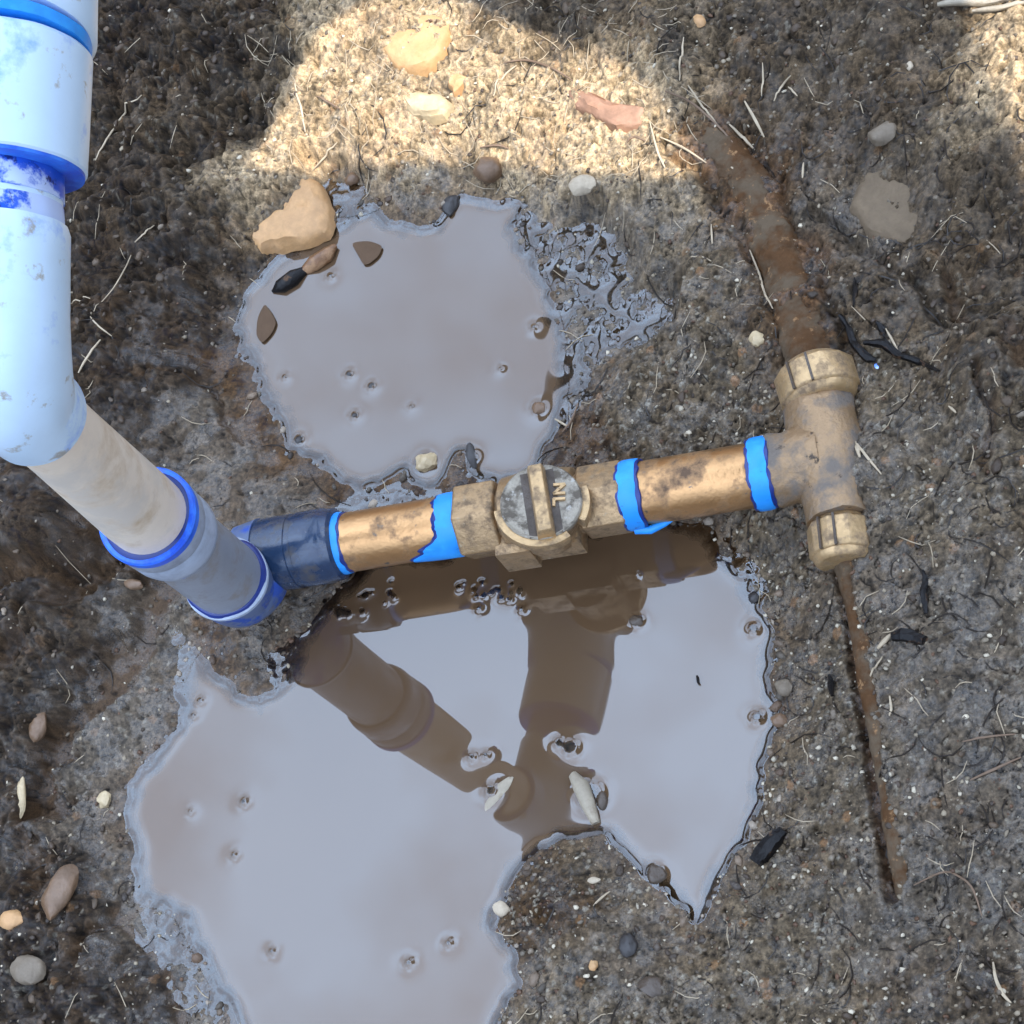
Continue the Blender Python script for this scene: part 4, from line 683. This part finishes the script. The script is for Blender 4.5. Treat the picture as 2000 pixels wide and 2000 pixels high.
# ------------------------------------------------------------------ grit and small debris nobody could count
def grit_stuff(n, name, smin, smax, weight, palette, seed, squash=.75):
    r_ = np.random.default_rng(seed); bm = bmesh.new(); bmesh.ops.create_icosphere(bm, subdivisions=2 if name == 'soil_crumbs' else 1, radius=1.0); bv = np.array([v_.co[:] for v_ in bm.verts]); bf = np.array([[v_.index for v_ in f_.verts] for f_ in bm.faces]); bm.free()
    Vs = []; Fs = []; Cs = []; cnt = 0; tries = 0
    while cnt < n and tries < n*40:
        tries += 1; px, py = r_.uniform(-30, 2030), r_.uniform(-30, 2030); g = P(px, py, 0.03); i = np.searchsorted(ex_, g.x); j = np.searchsorted(ey_, g.y)
        if i >= nx or j >= ny or D0[j, i] < 0.0015 or (name == 'soil_crumbs' and colr[0][j, i] > .16) or r_.random() > weight(float(grit[j, i]), float(crumb[j, i]), float(wet[j, i]), float(D0[j, i])): continue
        s_ = smin+(smax-smin)*r_.random()**2.6; v_ = bv*(1+r_.normal(0, .07 if name == 'soil_crumbs' else .16, (len(bv), 1))+.22*np.sin(bv@r_.normal(0, 2.2, (3, 1))+r_.uniform(0, 6)))*np.array([s_*r_.uniform(.7, 1.3), s_*r_.uniform(.6, 1.0), s_*squash*r_.uniform(.5, 1)])
        a = r_.uniform(0, 6.28); ca, sa = math.cos(a), math.sin(a); v_ = v_ @ np.array([[ca, sa, 0], [-sa, ca, 0], [0, 0, 1]]); v_ = v_+np.array([g.x, g.y, Zg[j, i]+s_*(-.12 if name == 'soil_crumbs' else .05)])
        Vs.append(v_); Fs.append(bf+cnt*len(bv)); c = palette[r_.integers(len(palette))]; c = np.array(c)*r_.uniform(.7, 1.25); Cs.append(np.tile([*c, 1], (len(bv), 1))); cnt += 1
    me = bpy.data.meshes.new(name); me.from_pydata(np.concatenate(Vs).tolist(), [], np.concatenate(Fs).tolist()); a_ = me.color_attributes.new('tint', 'FLOAT_COLOR', 'POINT'); a_.data.foreach_set('color', np.concatenate(Cs).astype(np.float32).ravel())
    m = bpy.data.materials.get('grit') or bpy.data.materials.new('grit')
    if not m.use_nodes:
        m.use_nodes = True; t = m.node_tree; q = N(t, 'ShaderNodeVertexColor', _layer_name='tint'); t.links.new(q.outputs[0], t.nodes['Principled BSDF'].inputs['Base Color']); t.nodes['Principled BSDF'].inputs['Roughness'].default_value = .55; tc_ = N(t, 'ShaderNodeTexCoord'); n_ = N(t, 'ShaderNodeTexNoise', Scale=700, Detail=4); t.links.new(tc_.outputs['Object'], n_.inputs['Vector']); b_ = N(t, 'ShaderNodeBump', Strength=.8, Distance=.001); t.links.new(n_.outputs['Fac'], b_.inputs['Height']); t.links.new(b_.outputs[0], t.nodes['Principled BSDF'].inputs['Normal'])
    me.polygons.foreach_set('use_smooth', [True]*len(me.polygons)); me.materials.append(m); o = link(bpy.data.objects.new(name, me)); o['kind'] = 'stuff'; return o
GP = [(.17,.135,.095)]*4+[(.12,.09,.06)]*5+[(.06,.04,.026)]*4+[(.27,.215,.145)]*3+[(.48,.41,.30)]*2+[(.10,.05,.025)]*2
o_ = grit_stuff(11000, 'gravel', .00035, .0019, lambda g, c, w_, d: min(1, .08+g**1.5*.9)*(.6 if c > .7 else 1), GP, 5); tag(o_, 'fine wet grit scattered over the grey mud', 'gravel'); 
o_ = grit_stuff(900, 'soil_crumbs', .0007, .0034, lambda g, c, w_, d: c**1.5, [(.058,.036,.020)]*9+[(.040,.025,.014)]*5+[(.085,.056,.033)]*4+[(.22,.17,.12)]*1, 6, .9); tag(o_, 'dark crumbly soil lumps on the upper left bank', 'soil')
o_ = grit_stuff(200, 'shore_pebbles', .0010, .0042, lambda g, c, w_, d: 1.0*(d < .016), [(.10,.06,.035),(.17,.12,.08),(.06,.045,.035),(.30,.24,.18),(.09,.07,.05)], 8, .8); tag(o_, 'small brown pebbles along the shores of both puddles', 'pebbles')
# fine fibres
fb = MB(); rf_ = random.Random(4); k_ = 0
while k_ < 330:
    px, py = rf_.uniform(0, 2000), rf_.uniform(0, 2000); g = P(px, py, .04); i = int(np.searchsorted(ex_, g.x)); j = int(np.searchsorted(ey_, g.y))
    if D0[j, i] < .004: continue
    sunp = (480 < px < 1370 and py < 330)
    if not sunp and rf_.random() < .90: continue
    a = rf_.uniform(0, 6.28); L = rf_.uniform(.003, .011); pts = []
    for q in (-1, -.3, .3, 1):
        x_, y_ = g.x+math.cos(a+q*rf_.uniform(-.4, .4))*L*q, g.y+math.sin(a+q*.3)*L*q; pts.append(Vector((x_, y_, Tz(x_, y_)+.0007)))
    fb.sweep(pts, [.00018, .0003, .0003, .00015], 4); k_ += 1
fd = MB(); k_ = 0
while k_ < 330:
    px, py = rf_.uniform(0, 2000), rf_.uniform(0, 2000); g = P(px, py, .04); i = int(np.searchsorted(ex_, g.x)); j = int(np.searchsorted(ey_, g.y))
    if D0[j, i] < .006 or (px < 1250 and rf_.random() < .6): continue
    a = rf_.uniform(0, 6.28); L = rf_.uniform(.004, .022); pts = []; cv_ = rf_.uniform(-.9, .9)
    for q in (-1, -.6, -.2, .2, .6, 1):
        x_, y_ = g.x+math.cos(a+q*cv_)*L*q, g.y+math.sin(a+q*cv_)*L*q; pts.append(Vector((x_, y_, Tz(x_, y_)+.0003)))
    fd.sweep(pts, [.0001, .0004, .0005, .0005, .0004, .0001], 4); k_ += 1
o_ = fd.build('rootlets', mat('dark_rootlet', (.022, .015, .010), .4), None, 60); o_['kind'] = 'stuff'; tag(o_, 'fine dark rootlets pressed into the mud', 'roots')
o_ = fb.build('plant_fibres', m_straw, None, 60); o_['kind'] = 'stuff'; tag(o_, 'loose fibres of dry grass strewn over the soil', 'dry grass')

# ------------------------------------------------------------------ added unseen sheet on posts, its hole cut to shape the sunlit patch
ZT = 1.00
def up_to(p, z=ZT): t = (z-p[2])/SUN.z; return Vector((p[0]+SUN.x*t, p[1]+SUN.y*t, z))
hole = [(478,318),(520,262),(558,212),(575,145),(608,80),(655,38),(700,12),(770,-6),(860,-12),(940,14),(1005,46),(1090,70),(1150,88),(1230,130),(1290,185),(1340,260),(1395,335),(1330,350),(1230,345),(1130,330),(1030,325),(930,318),(820,322),(700,328),(600,340),(520,340)]
hz = G
H3 = [up_to(hz(a, b)) for a, b in hole]
outer = [(-60,2100),(-200,1300),(500,-400),(1350,-300),(1840,-90),(1880,20),(1925,110),(1955,200),(1985,300),(1995,380),(2030,470),(2200,700),(2150,2200),(1000,2300)]
O3 = [up_to(G(a, b) if -100 < b < 480 and a > 1700 else P(a, b, .05)) for a, b in outer]; O3[2:2] = [up_to(Vector((-.84, .44, 0))), up_to(Vector((-.84, 1.10, 0)))]
bm = bmesh.new(); vo = [bm.verts.new(p) for p in O3]; vh = [bm.verts.new(p) for p in H3]; es = []
for vs in (vo, vh):
    for i in range(len(vs)): es.append(bm.edges.new((vs[i], vs[(i+1) % len(vs)])))
bmesh.ops.triangle_fill(bm, edges=es, use_beauty=True)
cs = sum(O3, Vector())/len(O3); cs.z = 0
sh = thing('sun_blocker', 'added dark green sheet on posts, out of view, blocking the sun around the lit patch', 'sun blocker', tuple(cs))
me = bpy.data.meshes.new('blocker_sheet'); bm.transform(Matrix.Translation(-cs)); g_ = bmesh.ops.extrude_face_region(bm, geom=bm.faces[:]); bmesh.ops.translate(bm, vec=(0, 0, .003), verts=[v_ for v_ in g_['geom'] if isinstance(v_, bmesh.types.BMVert)])
bmesh.ops.recalc_face_normals(bm, faces=bm.faces[:]); bm.to_mesh(me); bm.free(); me.materials.append(m_blocker); link(bpy.data.objects.new('blocker_sheet', me), sh)
for k in (0, 3, 14, 15):
    p = O3[k]; MB().lathe((p.x, p.y, -.1), (0, 0, 1), [(0, .012), (ZT+.1, .012), (ZT+.12, .008)], 16).build('blocker_post', m_wood, sh)
